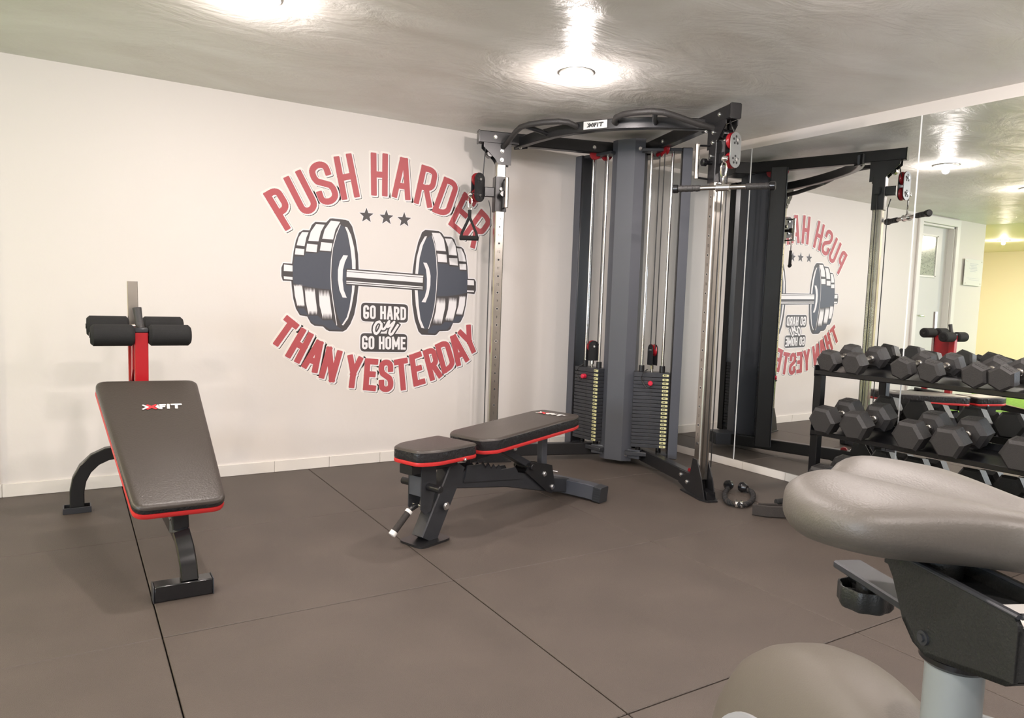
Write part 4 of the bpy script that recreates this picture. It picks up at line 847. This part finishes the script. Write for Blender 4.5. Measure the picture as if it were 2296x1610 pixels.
for e, d_ in ((RP[0], (RP[0]-RP[1]).normalized()), (RP[-1], (RP[-1]-RP[-2]).normalized())):
    e = e+Vector((0, 0, .012)); MB().tube([e-d_*.03, e-d_*.012, e, e+d_*.014, e+d_*.024], .03, 18, rr=[.016, .026, .030, .027, .014]).build('rope_end', 'blackg', ro)
m = MB(); q = RP[3]*.5+RP[4]*.5; dd = (RP[4]-RP[3]).normalized()
for k in (-.012, .012): m.cyl(q+dd*k-dd*.008, q+dd*k+dd*.008, .021, 16, ch=.003)
m.build('metal_clamp', 'chrome', ro)
st = thing('ankle_strap', 'dark padded ankle strap with a metal D-ring lying on the floor near the bike saddle', 'strap', (3.12, 2.36, 0), math.radians(15))
m = MB(); pts = [(-.10, .10, .03), (-.08, .03, .032), (-.03, -.04, .034), (.04, -.08, .034), (.11, -.08, .03)]
m.rtube(pts, .014, .058, (0, 0, 1), .004); m.build('padded_band', 'strap', st)
m = MB().rtube([(-.05, .09, .03), (.02, .02, .03), (.10, -.01, .03)], .012, .052, (0, 0, 1), .004); m.build('padded_band', 'strap', st)
MB().tube([(-.045+.022*math.cos(t), -.062, .034+.022*math.sin(t)) for t in [-PI/2+i*PI/7 for i in range(8)]]+[(-.045, -.062, .056)], .0030, 8, closed=False, up=(0, 1, 0)).build('d_ring', 'chrome', st)
MB().cyl((.02, .03, .062), (.09, .0, .062), .016, 14, ch=.003).build('strap_roll', 'foam', st)
# ------------------------------------------------------------------ exercise bike (saddle close to the camera)
BIKE = (.768, .359)
bk_ = thing('exercise_bike', 'grey and black exercise bike, its broad padded saddle close to the camera', 'exercise bike', (BIKE[0], BIKE[1], 0), math.radians(66))
def to_bike(p): return Rz(math.radians(-66)) @ (Vector(p)-Vector((BIKE[0], BIKE[1], 0)))
SAZ = 166                                              # direction of the saddle nose
SM = Matrix.Translation(to_bike((.762, .520, .852))) @ Rz(math.radians(90-SAZ-66))
def saddle():
    NT, NP = 44, 48; rings = []
    for i in range(NT):
        t = i/(NT-1); u = .300*t
        # half width: broad back, pear shaped waist, narrow nose
        if t < .28: w = .150*math.sqrt(max(.01, 1-((.28-t)/.29)**2.6))
        elif t < .74:
            q = (t-.28)/.46; q = q*q*(3-2*q); w = .150*(1-q)+.050*q
        else: w = .050-.016*(t-.74)/.26
        if t > .93: w *= math.sqrt(max(.03, 1-((t-.93)/.071)**2))
        e = math.sqrt(max(.02, 1-((.13-t)/.132)**2)) if t < .13 else (math.sqrt(max(.03, 1-((t-.91)/.092)**2)) if t > .91 else 1)
        top = (.042-.012*min(1, t*1.6)+.010*max(0, t-.7))*(.35+.65*e); bot = -(.050-.016*t)*(.35+.65*e)
        ring = []
        for k in range(NP):
            a = 2*PI*k/NP; c, s = math.cos(a), math.sin(a)
            y = w*math.copysign(abs(c)**.78, c)*(1 if s > 0 else 1-.30*abs(s)**1.5); z = top*abs(s)**.60 if s > 0 else bot*abs(s)**.9
            if s > 0: z -= .016*math.exp(-(y/.030)**2)*(1-.6*t)*min(1, e)*abs(s)
            x = u-.022*min(1, abs(y)/.09)**1.5*max(0, 1-t*4)
            ring.append((x, y, z))
        rings.append(ring)
    return MB().loft(rings, SM)
saddle().build('saddle', 'saddle', bk_, ang=80)
def sideplate(mb, pts, y0, y1): mb.loft([[(x, y, z) for x, z in pts] for y in (y0, y1)])
m = MB(); prof = [(.080, .806), (-.100, .806), (-.105, .800), (-.105, .748), (-.098, .742), (-.030, .726), (0, .719), (.020, .725), (.038, .742), (.058, .780)]
for y0, y1 in ((-.034, -.029), (.029, .034)): sideplate(m, prof, y0, y1)
sideplate(m, [(-.105, .748), (-.098, .742), (-.030, .726), (0, .719), (.020, .725), (.038, .742), (.034, .746), (.016, .730), (0, .724), (-.030, .731), (-.095, .747)], -.034, .034)
m.box((-.1025, 0, .772), (.005, .066, .046)); m.box((-.01, 0, .790), (.18, .058, .004))
m.build('seat_bracket', 'bikeblk', bk_, smooth=False)
m = MB()
for y in (-.0315, .0315): m.rtube([(.080, y, .8075), (-.104, y, .8075)], .008, .004, (0, 0, 1), .0015)
m.rtube([(-.103, -.031, .8075), (-.103, .031, .8075)], .008, .004, (0, 0, 1), .0015)
m.build('bracket_rim', 'dgrey', bk_)
MB().rtube([(.190, 0, .744), (.030, 0, .744)], .038, .010, (0, 0, 1), .002).build('slider_rail', 'dgrey', bk_)
MB().box((-.072, 0, .7935), (.045, .050, .002)).build('slider_liner', 'white', bk_)
MB().cyl((.028, .010, .790), (.028, .010, .812), .010, 16, ch=.002).build('saddle_bolt', 'bolt', bk_)
MB().cyl((.035, 0, .79), (.035, 0, .830), .024, 20).build('saddle_clamp', 'bikeblk', bk_)
MB().cyl((.004, .034, .737), (.004, .0365, .737), .0075, 14).cyl((.004, .0365, .737), (.004, .039, .737), .0042, 8).build('side_screw', 'dgrey', bk_)
# star knob under the rail
m = MB(); n = 48; kc = Vector((.150, 0, 0))
def krad(k): return .031+.0014*math.cos(8*2*PI*k/n)
m.loft([[(kc.x+r*krad(k)*math.cos(2*PI*k/n), kc.y+r*krad(k)*math.sin(2*PI*k/n), z) for k in range(n)] for r, z in ((.90, .706), (1.0, .711), (1.0, .729), (.98, .7315), (.92, .7315), (.90, .712))])
m.cyl(kc+Vector((0, 0, .71)), kc+Vector((0, 0, .742)), .011, 18)
for k in range(3): m.box((0, 0, .718), (.054, .004, .014), Matrix.Translation(kc) @ Rz(k*PI/3))
m.build('adjusting_knob', 'bikeblk', bk_)
MB().cyl((0, 0, .711), (0, 0, .724), .0335, 32, ch=.004).build('post_collar', 'blackg', bk_)
MB().cyl((0, 0, .34), (0, 0, .715), .0270, 36, ch=.003).build('seat_post', 'bikegrey', bk_)
pd_ = Vector((-.60, -.80, 0)).normalized(); pz = .652
def PP(d_, z=pz): return tuple(pd_*d_+Vector((0, 0, z)))
MB().cyl(PP(.026), PP(.052, pz-.001), .012, 20, r2=.011).build('pin_boss', 'bikegrey', bk_)
MB().cyl(PP(.050), PP(.060), .0125, 18).build('pin_washer', 'chrome', bk_)
m = MB(); n = 36; rings = []
sx_ = Vector((-pd_.y, pd_.x, 0))
for d_, r in ((.058, .010), (.066, .0155), (.072, .019), (.110, .021), (.118, .017)):
    rings.append([Vector(PP(d_))+sx_*math.cos(2*PI*k/n)*r*(1+.06*math.cos(8*2*PI*k/n))+Vector((0, 0, 1))*math.sin(2*PI*k/n)*r*(1+.06*math.cos(8*2*PI*k/n)) for k in range(n)])
m.loft(rings).build('pop_pin', 'bikeblk', bk_)
# rounded housing behind the post
def housing(cx, cz, Rr, hw):
    rings = []; n = 64
    for f in (-1, -.97, -.88, -.72, -.5, -.25, 0, .25, .5, .72, .88, .97, 1):
        r = Rr*(1-.30*abs(f)**3.2)
        rings.append([(cx+r*math.cos(2*PI*k/n)*1.05, hw*f-.030, cz+r*math.sin(2*PI*k/n)) for k in range(n)])
    return MB().loft(rings)
hs = housing(.195, .298, .300, .100).build('housing', 'shell', bk_, ang=60)
m = MB(); n = 72
m.loft([[(.205+r*math.cos(2*PI*k/n)*1.05, y, .300+r*math.sin(2*PI*k/n)) for k in range(n)] for r, y in ((.205, .062), (.203, .074), (.190, .074), (.188, .062))])
m.build('housing_ring', 'silver', hs)
MB().cyl((.205, .060, .300), (.205, .071, .300), .164, 64).build('disc_cover', 'bikegrey', hs)
m = MB(); m.rtube([(.06, 0, .30), (.02, 0, .46), (.0, 0, .57)], .13, .16, (0, 1, 0), .035, sw=[1, .85, .55]); m.build('post_cowl', 'shell', bk_)
MB().cyl((0, 0, .555), (0, 0, .575), .044, 32, ch=.005).build('cowl_ring', 'bikeblk', bk_)
MB().rtube([(.42, 0, .05), (-.62, 0, .05)], .07, .07, (0, 0, 1), .01).build('frame_beam', 'bikegrey', bk_)
for x in (.42, -.62):
    MB().cyl((x, -.24, .035), (x, .24, .035), .030, 20, ch=.006).build('floor_bar', 'bikegrey', bk_)
    for s in (-1, 1): MB().cyl((x, s*.23, .036), (x, s*.28, .036), .036, 18, ch=.006).build('end_cap', 'bikeblk', bk_)
MB().rtube([(-.60, 0, .08), (-.64, 0, .60), (-.60, 0, 1.0)], .06, .06, (0, 1, 0), .01).build('handlebar_post', 'bikegrey', bk_)
MB().tube([(-.42, -.20, .96), (-.50, -.21, 1.0), (-.60, -.10, 1.0), (-.60, .10, 1.0), (-.50, .21, 1.0), (-.42, .20, .96)], .016, 14).build('handlebar', 'rubber', bk_)
for s in (-1, 1):
    MB().rtube([(-.14, s*.09, .26), (-.14+.10*s, s*.10, .26-.12)], .02, .025, (0, 0, 1), .004).build('crank', 'silver', bk_)
    MB().box((-.14+.10*s, s*.15, .14), (.09, .10, .025), r=.005).build('pedal', 'bikeblk', bk_)
MB().rtube([(.0, 0, .34), (-.62, 0, .30)], .07, .09, (0, 0, 1), .01).build('front_frame', 'bikegrey', bk_)
